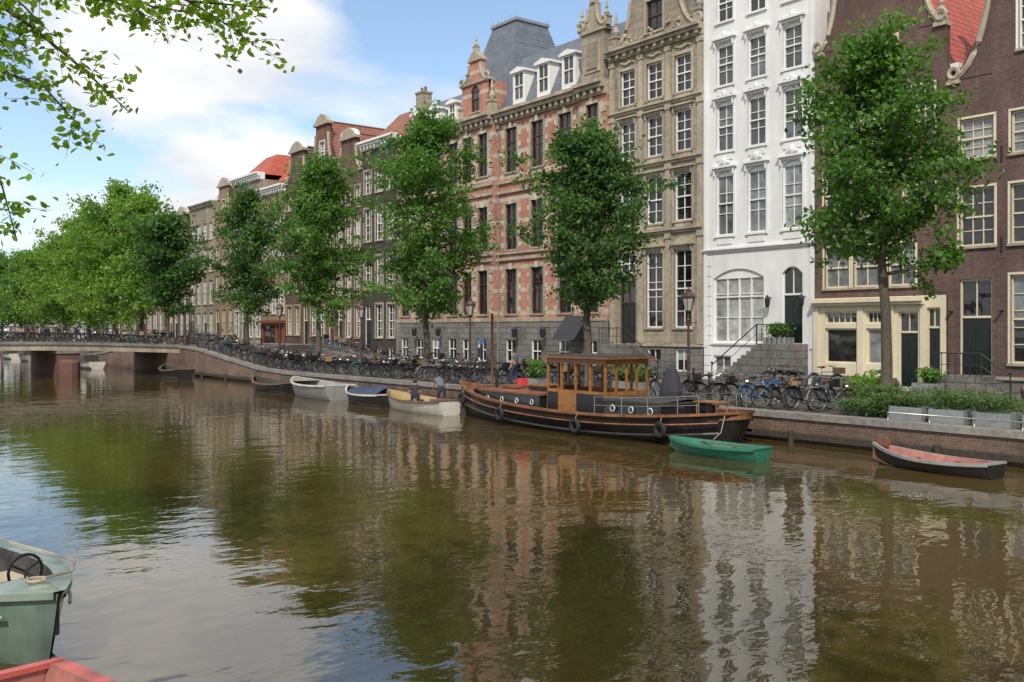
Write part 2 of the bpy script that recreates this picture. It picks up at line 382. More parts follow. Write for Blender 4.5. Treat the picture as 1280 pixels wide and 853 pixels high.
def scroll(G,mk,xo,zl,xi,zh,Y=YF,conv=False):
    pts=[]; n=10
    for k in range(n+1):
        t=k/n*math.pi/2
        x=xi+(xo-xi)*(1-math.sin(t)) if not conv else xi+(xo-xi)*math.cos(t)
        z=zl+(zh-zl)*(1-math.cos(t)) if not conv else zl+(zh-zl)*math.sin(t)
        pts.append((x,z))
    pts=[(xi,zl)]+pts
    G.p('gable_scrolls',mk).prism(pts,Y-.03,Y+.3)
    c=G.p('gable_coping','stone_trim')
    c.tube([(x,Y-.02,z) for x,z in pts[1:]],[.13]*(len(pts)-1),6); c.ring((xo+(xi-xo)*.12,Y-.08,zl+.28),.2,.1,'y',12,5)
def neck(G,mk,x0,x1,zs,zt,Y=YF,nw=.48,o=None,trim='stone_trim',ped=True):
    xc=(x0+x1)/2; hw=(x1-x0)*nw/2; ops=[o] if o else []
    wall(G.p('gable_wall',mk),xc-hw,xc+hw,zs,zt,Y,ops)
    b=G.p('gable_back',mk); b.box(xc-hw,xc+hw,Y+.22,Y+.34,zs,zt)
    b.face([(xc-hw,Y,zs),(xc-hw,Y,zt),(xc-hw,Y+.3,zt),(xc-hw,Y+.3,zs)]); b.face([(xc+hw,Y,zs),(xc+hw,Y+.3,zs),(xc+hw,Y+.3,zt),(xc+hw,Y,zt)])
    for q in ops: fill(G,q,Y)
    scroll(G,mk,x0+.1,zs,xc-hw,zs+(zt-zs)*.8,Y); scroll(G,mk,x1-.1,zs,xc+hw,zs+(zt-zs)*.8,Y)
    c=G.p('gable_cap',trim); c.box(xc-hw-.2,xc+hw+.2,Y-.2,Y+.36,zt,zt+.22)
    if ped: c.prism([(xc-hw-.15,zt+.22),(xc+hw+.15,zt+.22),(xc+hw*.55,zt+.75),(xc,zt+1.0),(xc-hw*.55,zt+.75)],Y-.14,Y+.3)
    c.box(x0,x0+.55,Y-.12,Y+.34,zs-.16,zs); c.box(x1-.55,x1,Y-.12,Y+.34,zs-.16,zs)
def stepg(G,mk,x0,x1,zs,zt,Y=YF,n=4):
    xc=(x0+x1)/2
    for k in range(n):
        hw=(x1-x0)/2*(1-k/n)*.98; a=zs+(zt-zs)*k/n;b=zs+(zt-zs)*(k+1)/n
        G.p('gable_wall',mk).box(xc-hw,xc+hw,Y,Y+.32,a,b); G.p('gable_cap','stone_trim').box(xc-hw-.04,xc-hw+(x1-x0)/2/n+.02,Y-.05,Y+.36,b,b+.1); G.p('gable_cap','stone_trim').box(xc+hw-(x1-x0)/2/n-.02,xc+hw+.04,Y-.05,Y+.36,b+.001,b+.1)
def pinn(G,mk,x,y,z,h,r=.22):
    c=G.p('pinnacles',mk); c.box(x-r,x+r,y-r,y+r,z,z+h*.3); c.box(x-r*1.2,x+r*1.2,y-r*1.2,y+r*1.2,z+h*.3,z+h*.36)
    c.lathe((x,y,z+h*.36),[(r*.5,0),(r*.9,h*.1),(r*.5,h*.2),(r*.3,h*.24),(r*.5,h*.32),(.01,h*.64)],8)
def stoop(G,xa,xb,ztop,Y=YF,out=1.3,side=1):
    s=G.p('stoop','greystone'); s.box(xa,xb,Y-out,Y-.005,G0-.1,ztop)
    n=max(1,int((ztop-G0)/.18)); st=G.p('stoop_steps','greystone')
    for k in range(n):
        z=ztop-.18*(k+1); 
        if side>0: st.box(xb+.27*k,xb+.27*(k+1),Y-out,Y-.005,G0-.1,z)
        else: st.box(xa-.27*(k+1),xa-.27*k,Y-out,Y-.005,G0-.1,z)
    r=G.p('stoop_railing','iron'); y=Y-out+.06
    L=.27*n; pts=[(xa+.05,y,ztop+.9),(xb-.02,y,ztop+.9),(xb+L,y,G0+.85)] if side>0 else [(xb-.05,y,ztop+.9),(xa+.02,y,ztop+.9),(xa-L,y,G0+.85)]
    r.tube(pts,.028,6); r.tube([(p[0],p[1],p[2]-.45) for p in pts],.014,5)
    x=xa+.05
    while x<xb: r.tube([(x,y,ztop),(x,y,ztop+.9)],.016,5); x+=.28
    e=pts[-1]; r.tube([(e[0],y,G0),(e[0],y,e[2]+.08)],.03,6); r.ball((e[0],y,e[2]+.12),.06)
    r.tube([(pts[1][0],y,ztop),(pts[1][0],y,ztop+.95)],.03,6)

def house(name,x0,x1,zt,mk,ops,base=None,dep=12,finish=True,Y=YF,z0=.5):
    G=Grp(name)
    if base:
        zb,bm=base; wall(G.p('base_wall',bm),x0,x1,z0,zb,Y-.06,[o for o in ops if o['z1']<=zb+.01]); G.p('base_ledge','stone_trim').box(x0+.01,x1-.01,Y-.13,Y,zb,zb+.12)
        wall(G.p('front_wall',mk),x0,x1,zb,zt,Y,[o for o in ops if o['z1']>zb])
        for o in ops: fill(G,o,Y-.06 if o['z1']<=zb+.01 else Y)
    else:
        wall(G.p('front_wall',mk),x0,x1,z0,zt,Y,ops)
        for o in ops: fill(G,o,Y)
    body(G,mk,x0,x1,z0,zt,Y,dep)
    return G
def fin(G,x0,x1): G.finish(((x0+x1)/2,YF+2,G0))
def grid(cols,rows,w,**k): return [op(c-w/2,c+w/2,a,b,**k) for c in cols for a,b in rows]
def drainpipe(G,x,z1,Y=YF):
    p=G.p('drainpipe','zinc'); p.tube([(x,Y-.1,G0),(x,Y-.1,z1)],.05,6)
    p.box(x-.12,x+.12,Y-.2,Y-.01,z1,z1+.25)

# --- right brick house (neck gable partly in view)
a,b=-20.1,-12.9
o=grid([-18.9,-16.9,-14.4],[(10.26,11.87)],1.35,nx=3,nz=4,frame='cream_paint',sur=.09,surm='stone_trim')+grid([-18.9,-16.9,-14.4],[(6.8,9.1)],1.4,nx=3,nz=4,frame='cream_paint',sur=.09,blind=.3)
o+=[op(-19.6,-18.3,1.7,5.5,kind='door',frame='cream_paint',sur=.14,surm='cream_paint'),op(-17.6,-16.1,2.2,5.6,nx=3,nz=5,frame='cream_paint',sur=.09),op(-15.2,-13.6,2.2,5.6,nx=3,nz=5,frame='cream_paint',sur=.09)]
G=house('brick_house',a,b,13.5,'brick_purple',o,base=(1.55,'greystone'))
neck(G,'brick_purple',a,b,13.5,19.2,nw=.5,o=op(-17.3,-15.7,14.2,16.4,nx=3,nz=4,frame='white_paint',sur=.09))
pitched(G,'tile_red',a,b,13.4,19.5,wm='brick_purple'); stoop(G,-20.0,-18.1,1.68,out=1.3,side=1)
for z in (10.0,6.5): G.p('wall_anchors','iron').box(-17.95,-17.9,YF-.05,YF-.002,z,z+.6)
for x in (-19.9,-17.9): G.p('wall_lamp','iron').box(x-.05,x+.05,YF-.3,YF-.002,4.2,4.25)
fin(G,a,b)
# --- neck gable house with cream shopfront
a,b=-26.36,-20.1
o=grid([-25.2,-23.75,-22.1],[(5.35,7.15)],1.25,nx=2,nz=2,frame='cream_paint',sur=.09,blind=.75)+grid([-25.2,-23.3,-21.3],[(8.4,10.6),(11.6,13.6)],1.3,nx=3,nz=4,frame='cream_paint',sur=.09)
o+=[op(-25.75,-24.15,2.0,3.55,nx=1,nz=1,frame='cream_paint',sill=False,blind=.15),op(-25.75,-24.15,3.75,4.3,nx=5,nz=1,frame='cream_paint',sill=False),
    op(-23.7,-22.75,2.0,3.55,nx=1,nz=1,frame='cream_paint',sill=False,blind=.9),op(-23.7,-22.75,3.75,4.3,nx=4,nz=1,frame='cream_paint',sill=False),
    op(-22.2,-21.3,1.1,4.25,kind='door',frame='cream_paint'),op(-20.95,-20.35,1.3,4.4,kind='door',frame='cream_paint',door='black_paint')]
G=house('gabled_house',a,b,14.2,'brick_brown',[q for q in o if q['z0']>4.6],z0=4.9)
wall(G.p('shopfront_wall','cream_paint'),a,b,.5,4.9,YF-.08,[q for q in o if q['z0']<4.6])
for q in o:
    if q['z0']<4.6: fill(G,q,YF-.08)
body(G,'brick_brown',a,b,.5,4.9)
s=G.p('shopfront_trim','cream_paint'); s.box(a+.02,b-.9,YF-.3,YF-.08,4.55,4.68); s.box(a+.02,b-.9,YF-.42,YF-.08,4.68,4.85)
for x in (-26.2,-23.95,-22.5,-21.05): s.box(x-.14,x+.14,YF-.16,YF-.081,.9,4.54)
G.p('shopfront_plinth','greystone').box(a+.02,-22.25,YF-.2,YF-.081,.5,1.45)
neck(G,'brick_brown',a,b,16.0,20.8,nw=.62,o=None)
wall(G.p('gable_wall','brick_brown'),a,b,14.2,16.0,YF,[op(-24.15,-22.3,14.6,15.95)])
fill(G,op(-24.15,-22.3,14.6,15.95,nx=3,nz=3,frame='cream_paint',sur=.09),YF); G.p('gable_back','brick_brown').box(a+.05,b-.05,YF+.22,YF+.33,14.2,16)
pitched(G,'tile_red',a,b+.15,14.3,20.6); G.p('gutter','white_paint').box(b-.05,b+.3,YF+.3,YF+12,14.1,14.3)
pinn(G,'stone_trim',b-.3,YF+.1,16.0,1.2,.2)
fin(G,a,b)
# --- white house
a,b=-32.93,-26.36; C=[-31.57,-29.6,-27.55]
o=grid(C,[(15.7,17.85),(12.4,14.9)],1.08,arch=.16,nx=2,nz=3,blind=.6,hood=.14,surm='white_plaster',sur=.11)+grid(C,[(8.2,11.4)],1.12,arch=.2,nx=2,nz=3,blind=.76,hood=.16,surm='white_plaster',sur=.12)+grid(C,[(18.9,20.8)],1.05,arch=.1,nx=2,nz=3,blind=.3,surm='white_plaster',sur=.11)
o+=[op(-32.3,-29.2,2.85,6.5,arch=.45,nx=4,nz=3,blind=.88,mid=.62,thick=True,surm='white_plaster'),op(-28.15,-27.0,2.85,6.45,arch=.35,kind='door',door='green_door')]
o+=[op(-32.3,-31.2,1.15,2.2,nx=2,nz=1,sill=False),op(-30.6,-29.5,1.15,2.2,nx=2,nz=1,sill=False)]
G=house('white_house',a,b,22.3,'white_plaster',o)
cornice(G,'white_paint',a,b,22.3,out=.7,h=.8); flatroof(G,a,b,22.5)
t=G.p('mouldings','white_plaster')
for z in (7.35,): t.box(a+.02,b-.02,YF-.07,YF-.001,z,z+.12); t.box(a+.02,b-.02,YF-.16,YF-.001,z+.12,z+.2)
for x in (a+.12,b-.12): t.box(x-.1,x+.1,YF-.055,YF-.001,2.6,7.34); t.box(x-.1,x+.1,YF-.055,YF-.001,7.56,22.2)
for k in range(12): t.box(a+.03,a+.5,YF-.035,YF-.0005,1.2+k*.5,1.2+k*.5+.44)
for c in C:
    for z,w_ in ((18.1,.14),(15.15,.14),(11.78,.18)):
        t.ball((c,YF-.08,z+.12),w_,8,1,.6,1.2)
        for s_ in (-1,1): t.ball((c+s_*.22,YF-.06,z+.06),w_*.6,6,1.3,.6,.8)
    for z in (7.75,11.95,15.25): t.box(c-.5,c+.5,YF-.045,YF-.001,z,z+.3)
G.p('plinth','stone_pale').box(a+.01,-28.6,YF-.12,YF-.001,.5,1.05)
stoop(G,-28.9,-26.7,2.83,out=1.0,side=-1)
for x in (-28.75,-26.85):
    G.p('wall_lantern','iron').box(x-.02,x+.02,YF-.3,YF,5.0,5.04); G.p('wall_lantern','iron').lathe((x,YF-.3,4.55),[(.05,0),(.12,.1),(.14,.4),(.02,.6)],6)
fin(G,a,b)
# --- ornate sandstone house
a,b=-39.9,-32.93; C=[-38.45,-36.4,-34.35]
kw=dict(frame='white_paint',surm='stone_trim')
o=grid(C,[(15.95,17.9)],1.15,nx=2,nz=4,sur=.16,blind=.3,**kw)+grid(C,[(12.85,15.0)],1.15,nx=2,nz=4,sur=.16,hood=.22,blind=.3,**kw)+grid(C,[(9.2,11.75)],1.2,nx=2,nz=4,sur=.18,hood=.22,ped=False,blind=.25,**kw)+[op(c-.62,c+.62,3.6,7.7,nx=2,nz=5,sur=.16,hood=.22,ped=True,blind=.1,**kw) for c in C[1:]]
o+=[op(C[0]-.62,C[0]+.62,2.7,6.2,kind='door',frame='brown_paint',door='black_paint'),op(C[0]-.62,C[0]+.62,6.6,7.7,nx=2,nz=2,sur=.16,blind=.1,**kw)]
o+=[op(c-.5,c+.5,1.3,2.5,nx=2,nz=1,sill=False,**kw) for c in C[1:]]
G=house('sandstone_house',a,b,18.6,'sandstone',o,base=(2.6,'greystone'))
t=G.p('string_courses','stone_trim')
for z in (8.6,12.3,15.45): t.box(a+.02,b-.02,YF-.1,YF-.001,z,z+.14); t.box(a+.02,b-.02,YF-.2,YF-.001,z+.14,z+.24)
for x in (a+.22,(C[0]+C[1])/2,(C[1]+C[2])/2,b-.22):
    for z0,z1 in ((2.75,8.59),(8.85,12.29),(12.55,15.44),(15.7,18.55)):
        t.box(x-.17,x+.17,YF-.075,YF-.001,z0,z1); t.box(x-.22,x+.22,YF-.12,YF-.001,z1-.28,z1-.003); t.box(x-.2,x+.2,YF-.1,YF-.002,z0+.001,z0+.3)
for c in C:
    for z in (8.88,12.57,15.72): t.box(c-.55,c+.55,YF-.05,YF-.002,z-.0,z+.2)
orn=G.p('carved_ornament','stone_trim')
for c in C:
    for z in (15.22,18.3):
        for k in range(7): orn.ball((c+(k-3)*.16,YF-.03,z+.05*math.cos(k*1.3)),.075+.03*math.cos((k-3)*.5),6)
cornice(G,'stone_trim',a,b,18.6,out=.5,h=.6)
o2=[op(-37.0,-35.8,19.6,21.3,nx=2,nz=2,sur=.16,frame='brown_paint')]
neck(G,'sandstone',a,b,19.2,22.2,nw=.52,o=o2[0])
for x in (a+.4,b-.4,-38.3,-34.5): pinn(G,'stone_trim',x,YF+.1,19.2 if x in(a+.4,b-.4) else 22.3,2.3 if x in(a+.4,b-.4) else 1.5,.24)
for k in range(24): orn.ball((a+.4+R()*6.1,YF-.06,19.35+R()*.5),.1,6)
pitched(G,'slate',a,b,19.1,23.5,wm='sandstone'); stoop(G,-39.5,-37.4,2.68,out=1.3,side=1)
fin(G,a,b)
# --- red and stone banded building
G=Grp('red_brick_palace'); X0,X1=-63.4,-39.9; mk='brick_banded'
rows=[(13.65,16.5),(8.65,11.6),(4.5,7.4)]
kw=dict(frame='brown_paint',sur=.2,surm='stone_trim',nx=2,nz=2,mid=.68,thick=True,blind=.12)
secs=[(-63.4,-54.7,0,[-62.2,-60.1,-57.9,-55.8]),(-54.7,-50.6,.35,[-53.55,-51.75]),(-50.6,-42.3,0,[-49.1,-46.45,-43.8]),(-42.3,-39.9,.25,[-41.1])]
for xa,xb,pr,cs in secs:
    Y=YF-pr; w=1.2 if pr==0 else 1.05
    ops=grid(cs,rows,w,**kw); bo=grid(cs,[(1.4,2.9)],1.0,frame='white_paint',nx=2,nz=2,sill=True,surm='greystone')
    wall(G.p('front_wall',mk),xa,xb,4.0,16.9,Y,ops)
    wall(G.p('stone_base','greystone'),xa,xb,.5,4.0,Y-.1,bo)
    for q in ops:
        fill(G,q,Y); ks=G.p('keystones','stone_pale'); c=(q['x0']+q['x1'])/2
        ks.box(c-.12,c+.12,Y-.12,Y-.062,q['z1']-.02,q['z1']+.36)
        for k in range(4):
            zz=q['z0']+.15+k*(q['z1']-q['z0']-.3)/3.6
            ks.box(q['x0']-.38,q['x0']-.2,Y-.03,Y-.001,zz,zz+.3); ks.box(q['x1']+.2,q['x1']+.38,Y-.03,Y-.001,zz,zz+.3)
    for q in bo: fill(G,q,Y-.1)
    t=G.p('string_courses','stone_trim')
    for z,h in ((4.0,.25),(7.95,.2),(8.35,.15),(12.3,.2),(12.95,.16)): t.box(xa+.003,xb-.003,Y-.14,Y-.001,z,z+h)
    cornice(G,'stone_trim',xa,xb,16.9,Y,out=.6,h=.8)
    if pr:
        s=G.p('bay_returns',mk)
        for x in (xa,xb): s.face([(x,Y,4),(x,YF,4),(x,YF,16.9),(x,Y,16.9)]); G.p('bay_base','greystone').face([(x,Y-.1,.5),(x,YF-.1,.5),(x,YF-.1,4),(x,Y-.1,4)])
        for x in (xa+.22,xb-.22):
            for k in range(21): t.box(x-.2,x+.2,Y-.04,Y-.0005,4.3+k*.58,4.58+k*.58)
body(G,mk,X0,X1,.5,17.6,dep=14)
r=G.p('mansard_roof','slate'); zc=17.7
def mans(xa,xb,zt,ins=1.7,y1=YF+14):
    a=[(xa,YF+.3,zc),(xb,YF+.3,zc),(xb,y1,zc),(xa,y1,zc)]; b_=[(xa+.6,YF+.3+ins,zt),(xb-.6,YF+.3+ins,zt),(xb-.6,y1-ins,zt),(xa+.6,y1-ins,zt)]
    for i in range(4): j=(i+1)%4; r.face([a[i],a[j],b_[j],b_[i]])
    r.face(b_)
mans(-51,-40.0,21.6); mans(-63.3,-54.9,20.6)
tx,ty=-54.1,42.2
def frust(mb,x,y,z0,h0,z1,h1,dy0=None):
    p=[(-1,-1),(1,-1),(1,1),(-1,1)]
    for i in range(4):
        j=(i+1)%4; mb.face([(x+p[i][0]*h0,y+p[i][1]*h0,z0),(x+p[j][0]*h0,y+p[j][1]*h0,z0),(x+p[j][0]*h1,y+p[j][1]*h1,z1),(x+p[i][0]*h1,y+p[i][1]*h1,z1)])
    mb.face([(x+q[0]*h1,y+q[1]*h1,z1) for q in p])
frust(r,tx,ty,17.7,3.6,19.8,2.9); frust(r,tx,ty,19.8,2.9,25.0,1.4)
cr=G.p('roof_cresting','zinc'); cr.box(tx-1.5,tx+1.5,ty-1.5,ty+1.5,25.0,25.2)
for k in range(5):
    for s_ in (-1,1): cr.tube([(tx-1.4+k*.7,ty+s_*1.4,25.2),(tx-1.4+k*.7,ty+s_*1.4,25.5)],.02,5)
def dormer(x,z,w=1.25,h=2.0,y=YF+.45):
    d=G.p('dormers','white_paint'); d.box(x-w/2,x-w/2+.12,y,y+2,z,z+h); d.box(x+w/2-.12,x+w/2,y,y+2,z,z+h); d.box(x-w/2+.12,x+w/2-.12,y,y+2,z,z+.2)
    d.prism([(x-w/2-.15,z+h),(x+w/2+.15,z+h),(x+w/2+.15,z+h+.14),(x,z+h+.35),(x-w/2-.15,z+h+.14)],y-.15,y+1.7)
    fill(G,op(x-w/2+.12,x+w/2-.12,z+.2,z+h,nx=2,nz=2,sill=False,blind=.5),y-.1)
for x in (-48.9,-46.4,-44.0): dormer(x,18.1)
for x in (-61.5,-59,-56.6): dormer(x,18.0,1.0,1.5)
Y=YF-.35; gx=-52.65
wall(G.p('gable_wall',mk),-54.2,-51.1,17.7,20.0,Y,[op(-53.15,-52.15,18.1,19.9,arch=.4)]); fill(G,op(-53.15,-52.15,18.1,19.9,nx=2,nz=2,frame='brown_paint',arch=.4),Y)
gb=G.p('gable_back',mk); gb.box(-54.2,-51.1,Y+.22,Y+1.5,17.7,20.0)
scroll(G,'stone_trim',-54.2,20.0,-53.3,21.3,Y); scroll(G,'stone_trim',-51.1,20.0,-52.0,21.3,Y); gb.box(-53.3,-52.0,Y,Y+.4,20.0,21.5)
gc=G.p('gable_cap','stone_trim'); gc.box(-54.35,-50.95,Y-.12,Y+.4,19.98,20.15); gc.box(-53.4,-51.9,Y-.12,Y+.45,21.5,21.65); gc.prism([(-53.4,21.65),(-51.9,21.65),(gx,22.3)],Y-.1,Y+.4)
for x in (-54.3,-51.0): pinn(G,'stone_trim',x,Y+.2,17.7,2.6,.26)
pinn(G,'stone_trim',gx,Y+.1,22.1,1.2,.16)
Y=YF-.25
G.p('gable_wall','sandstone').box(-42.0,-40.1,Y,Y+.5,17.7,20.6); gc.box(-42.15,-39.95,Y-.1,Y+.6,20.6,20.8); gc.box(-41.7,-40.4,Y-.06,Y-.001,18.3,20.2)
G.p('gable_wall','sandstone').box(-41.5,-40.6,Y-.13,Y-.062,18.5,20.0)
scroll(G,'stone_trim',-42.1,20.8,-41.4,22,Y); scroll(G,'stone_trim',-40.0,20.8,-40.7,22,Y); gc.box(-41.4,-40.7,Y,Y+.3,20.8,22.3)
for x in (-42.1,-40.0,-41.05): pinn(G,'stone_trim',x,Y+.1,20.8 if x!=-41.05 else 22.3,1.5,.2)
for x,y,z in ((-55.4,YF+1.6,21.4),(-43,YF+5,22.6),(-62.8,YF+2,21.6)): chimney(G,'sandstone',x,y,17.7,z,1.0,.8)
drainpipe(G,-50.4,16.6); drainpipe(G,-63.2,16.6)
for x in (-60,-56.8,-48,-45.2,-42.7): 
    G.p('wall_lanterns','iron').box(x-.02,x+.02,YF-.6,YF-.1,3.6,3.64); G.p('wall_lanterns','iron').lathe((x,YF-.6,3.0),[(.05,0),(.16,.1),(.2,.45),(.22,.5),(.02,.7)],6)
aw=G.p('awning','black_paint')
aw.face([(-43.3,YF-1.5,2.9),(-41.3,YF-1.5,2.9),(-41.3,YF-.4,4.3),(-43.3,YF-.4,4.3)]); aw.face([(-43.3,YF-1.5,2.9),(-43.3,YF-.4,4.3),(-43.3,YF-.4,2.9)]); aw.face([(-41.3,YF-1.5,2.9),(-41.3,YF-.4,2.9),(-41.3,YF-.4,4.3)])
G.finish((-51,YF,G0))

# --- remaining row of canal houses
def autohouse(name,x0,x1,zt,mk,frame,nc,kind,roof,corn='white_paint',shop=None):
    W=(x1-x0)/nc; cols=[x0+W*(k+.5) for k in range(nc)]; w=min(1.25,W*U(.5,.62)); rows=[]
    z=U(2.7,3.1) if not shop else 5.0
    zz=z; nx=random.choice([2,2,3]); nz=random.choice([2,4,4,3]); gap=U(.85,1.25)
    while zz+2.0<zt-.4:
        h=min(2.6,(zt-zz)*.26+.9); 
        if zz+h>zt-.4: break
        rows.append((zz,zz+h)); zz+=h+gap
    ops=grid(cols,rows,w,nx=nx,nz=nz,frame=frame,sur=random.choice([.08,0,.15]))
    if shop:
        ops+=[op(x0+.4,x0+(x1-x0)*.6,1.7,3.9,nx=2,nz=1,frame=shop,sill=False),op(x0+(x1-x0)*.68,x0+(x1-x0)*.68+1,1.0,3.9,kind='door',frame=shop)]
    else:
        c=cols[random.randrange(nc)]; ops=[q for q in ops if not(q['z0']==rows[0][0] and abs((q['x0']+q['x1'])/2-c)<.1)]
        ops.append(op(c-w/2,c+w/2,2.0,rows[0][1],kind='door',frame=frame,door=random.choice(['green_door','black_paint','brown_paint'])))
        ops+=[op(q-.45,q+.45,1.1,2.1,nx=2,nz=1,frame=frame,sill=False) for q in cols if q!=c]
    if shop:
        G=house(name,x0,x1,zt,mk,[q for q in ops if q['z0']>4.3],z0=4.3)
        wall(G.p('shopfront_wall',shop),x0,x1,.5,4.3,YF-.06,[q for q in ops if q['z0']<4.3]); [fill(G,q,YF-.06) for q in ops if q['z0']<4.3]
        G.p('shopfront_trim',shop).box(x0+.02,x1-.02,YF-.4,YF-.06,4.1,4.35); body(G,mk,x0,x1,.5,4.3)
    else:
        G=house(name,x0,x1,zt,mk,ops)
        stoop(G,c-.8,c+.8,1.98,out=1.1,side=random.choice([-1,1]))
    if kind=='cornice': cornice(G,corn,x0,x1,zt,out=.55,h=.7); hip(G,roof,x0,x1,zt+.5,zt+3.0)
    elif kind=='neck':
        xc=(x0+x1)/2; neck(G,mk,x0,x1,zt,zt+3.6,o=op(xc-.5,xc+.5,zt+.5,zt+2.2,nx=2,nz=3,frame=frame,sur=.08)); pitched(G,roof,x0,x1,zt-.1,zt+4.0,wm=mk)
    elif kind=='bell':
        xc=(x0+x1)/2; hw=(x1-x0)*.3
        neck(G,mk,x0,x1,zt,zt+2.6,nw=.55); G.p('gable_cap','white_paint').prism([(xc-hw,zt+2.82)]+[(xc+hw*math.cos(t*math.pi/8),zt+2.83+hw*.5*math.sin(t*math.pi/8)) for t in range(9)],YF-.1,YF+.3); pitched(G,roof,x0,x1,zt-.1,zt+3.2,wm=mk)
    elif kind=='step': stepg(G,mk,x0,x1,zt,zt+3.8); pitched(G,roof,x0,x1,zt-.1,zt+3.4,wm=mk)
    elif kind=='flat': cornice(G,corn,x0,x1,zt,out=.4,h=.5); flatroof(G,x0,x1,zt+.3)
    if R()<.7: chimney(G,'brick_brown',x0+.8,YF+4+R()*4,zt,zt+3.0+R())
    fin(G,x0,x1)
    return G
autohouse('dark_brick_house',-68.9,-63.4,17.8,'brick_dark','white_paint',3,'cornice','tile_old')
autohouse('brick_house',-73.6,-68.9,16.6,'brick_brown','white_paint',3,'bell','tile_old')
autohouse('brick_house',-78.6,-73.6,17.6,'brick_red','white_paint',3,'neck','tile_old')
autohouse('tan_house',-83.6,-78.6,17.0,'brick_brown','cream_paint',3,'bell','tile_dark')
autohouse('brick_house',-89.2,-83.6,16.4,'brick_tan','white_paint',3,'cornice','tile_red',shop='shop_wood')
autohouse('plaster_house',-96.4,-89.2,18.2,'sandstone','white_paint',4,'cornice','tile_red')
autohouse('brick_house',-102,-96.4,15.0,'brick_tan','cream_paint',3,'neck','tile_old')
autohouse('stone_house',-109.5,-102,17.0,'sandstone','white_paint',4,'flat','tile_dark',corn='stone_trim')
kinds=['neck','cornice','bell','flat','step']; ms=['brick_brown','white_plaster','brick_dark','brick_tan','brick_red','sandstone']
x=-109.5; k=0
while x>-215:
    w=U(5.2,7.8); autohouse('canal_house',x-w,x,U(12,15),ms[(k*5+k//3)%6],'white_paint',3,kinds[k%5],'tile_old' if k%2 else 'tile_dark'); x-=w; k+=1
x=-12.9
for k,(w,m_) in enumerate(((6.5,'brick_dark'),(7,'brick_brown'),(6.2,'brick_tan'),(7.2,'brick_purple'))):
    autohouse('canal_house',x,x+w,U(15,17.5),m_,'cream_paint',3,kinds[k],'tile_dark'); x+=w

# ------------------------------------------------------------ ground, quay, water
prof=[(300,.9),(-56,.9),(-60,1.02),(-66,1.55),(-71,2.05),(-74,2.2),(-86,2.2),(-90,2.0),(-97,1.4),(-104,.95),(-106,.9),(-700,.9)]
def gz(x):
    for (a,za),(b,zb) in zip(prof,prof[1:]):
        if b<=x<=a: return za+(zb-za)*(x-a)/(b-a)
    return .9
YQ=25.1
def strip(mb,y0,y1,dz):
    for (a,za),(b,zb) in zip(prof,prof[1:]): mb.face([(a,y0,za+dz),(a,y1,za+dz),(b,y1,zb+dz),(b,y0,zb+dz)])
mb=MB(); mb.face([(300,37.5,.8),(300,1500,.8),(-700,1500,.8),(-700,37.5,.8)]); mb.face([(300,-1500,.85),(300,-.3,.85),(-700,-.3,.85),(-700,-1500,.85)])
mb.face([(-700,-1500,.85),(-700,1500,.85),(-2500,1500,.85),(-2500,-1500,.85)]); mb.face([(300,-1500,.85),(1500,-1500,.85),(1500,1500,.85),(300,1500,.85)])
addobj('ground',mb.mesh('ground',[M['land']]))
mb=MB(); strip(mb,YQ+.45,29.5,0); addobj('quay_pavement',mb.mesh('quay_pavement',[M['paving']]))
mb=MB(); strip(mb,29.5,34.3,-.1); addobj('road',mb.mesh('road',[M['paving']]))
mb=MB(); strip(mb,34.3,37.6,.02)
for (a,za),(b,zb) in zip(prof,prof[1:]): mb.face([(a,34.3,za-.1),(a,34.3,za+.02),(b,34.3,zb+.02),(b,34.3,zb-.1)]); mb.face([(a,29.5,za-.1),(a,29.5,za),(b,29.5,zb),(b,29.5,zb-.1)])
addobj('pavement',mb.mesh('pavement',[M['greystone']]))
mb=MB()
for (a,za),(b,zb) in zip(prof,prof[1:]): mb.face([(a,YQ,-2),(a,YQ,za-.18),(b,YQ,zb-.18),(b,YQ,-2)])
for (a,za),(b,zb) in zip(prof,prof[1:]):
    mb.cur=1
    y0=YQ-.07;y1=YQ+.45
    mb.face([(a,y0,za-.18),(a,y0,za+.005),(b,y0,zb+.005),(b,y0,zb-.18)]); mb.face([(a,y0,za+.005),(a,y1,za+.005),(b,y1,zb+.005),(b,y0,zb+.005)]); mb.face([(a,y0,za-.18),(a,YQ,za-.18),(b,YQ,zb-.18),(b,y0,zb-.18)])
    mb.cur=0
mb.cur=2; mb.box(-72,60,YQ-.16,YQ-.002,.12,.3)
x=-70
while x<40: mb.tube([(x,YQ-.2,-1),(x,YQ-.2,.38)],.1,6); x+=4.7
addobj('quay_wall',mb.mesh('quay_wall',[M['quay_brick'],M['coping'],M['wood_beam']]))
mb=MB(); mb.face([(-700,-.3,-1),(300,-.3,-1),(300,-.3,.7),(-700,-.3,.7)]); mb.cur=1; mb.box(-700,300,-.8,-.24,.7,.9)
addobj('near_quay_wall',mb.mesh('near_quay_wall',[M['quay_brick'],M['coping']]))
mb=MB(); mb.face([(-700,-.3,0),(300,-.3,0),(300,YQ,0),(-700,YQ,0)]); addobj('canal_water',mb.mesh('canal_water',[M['water']]))

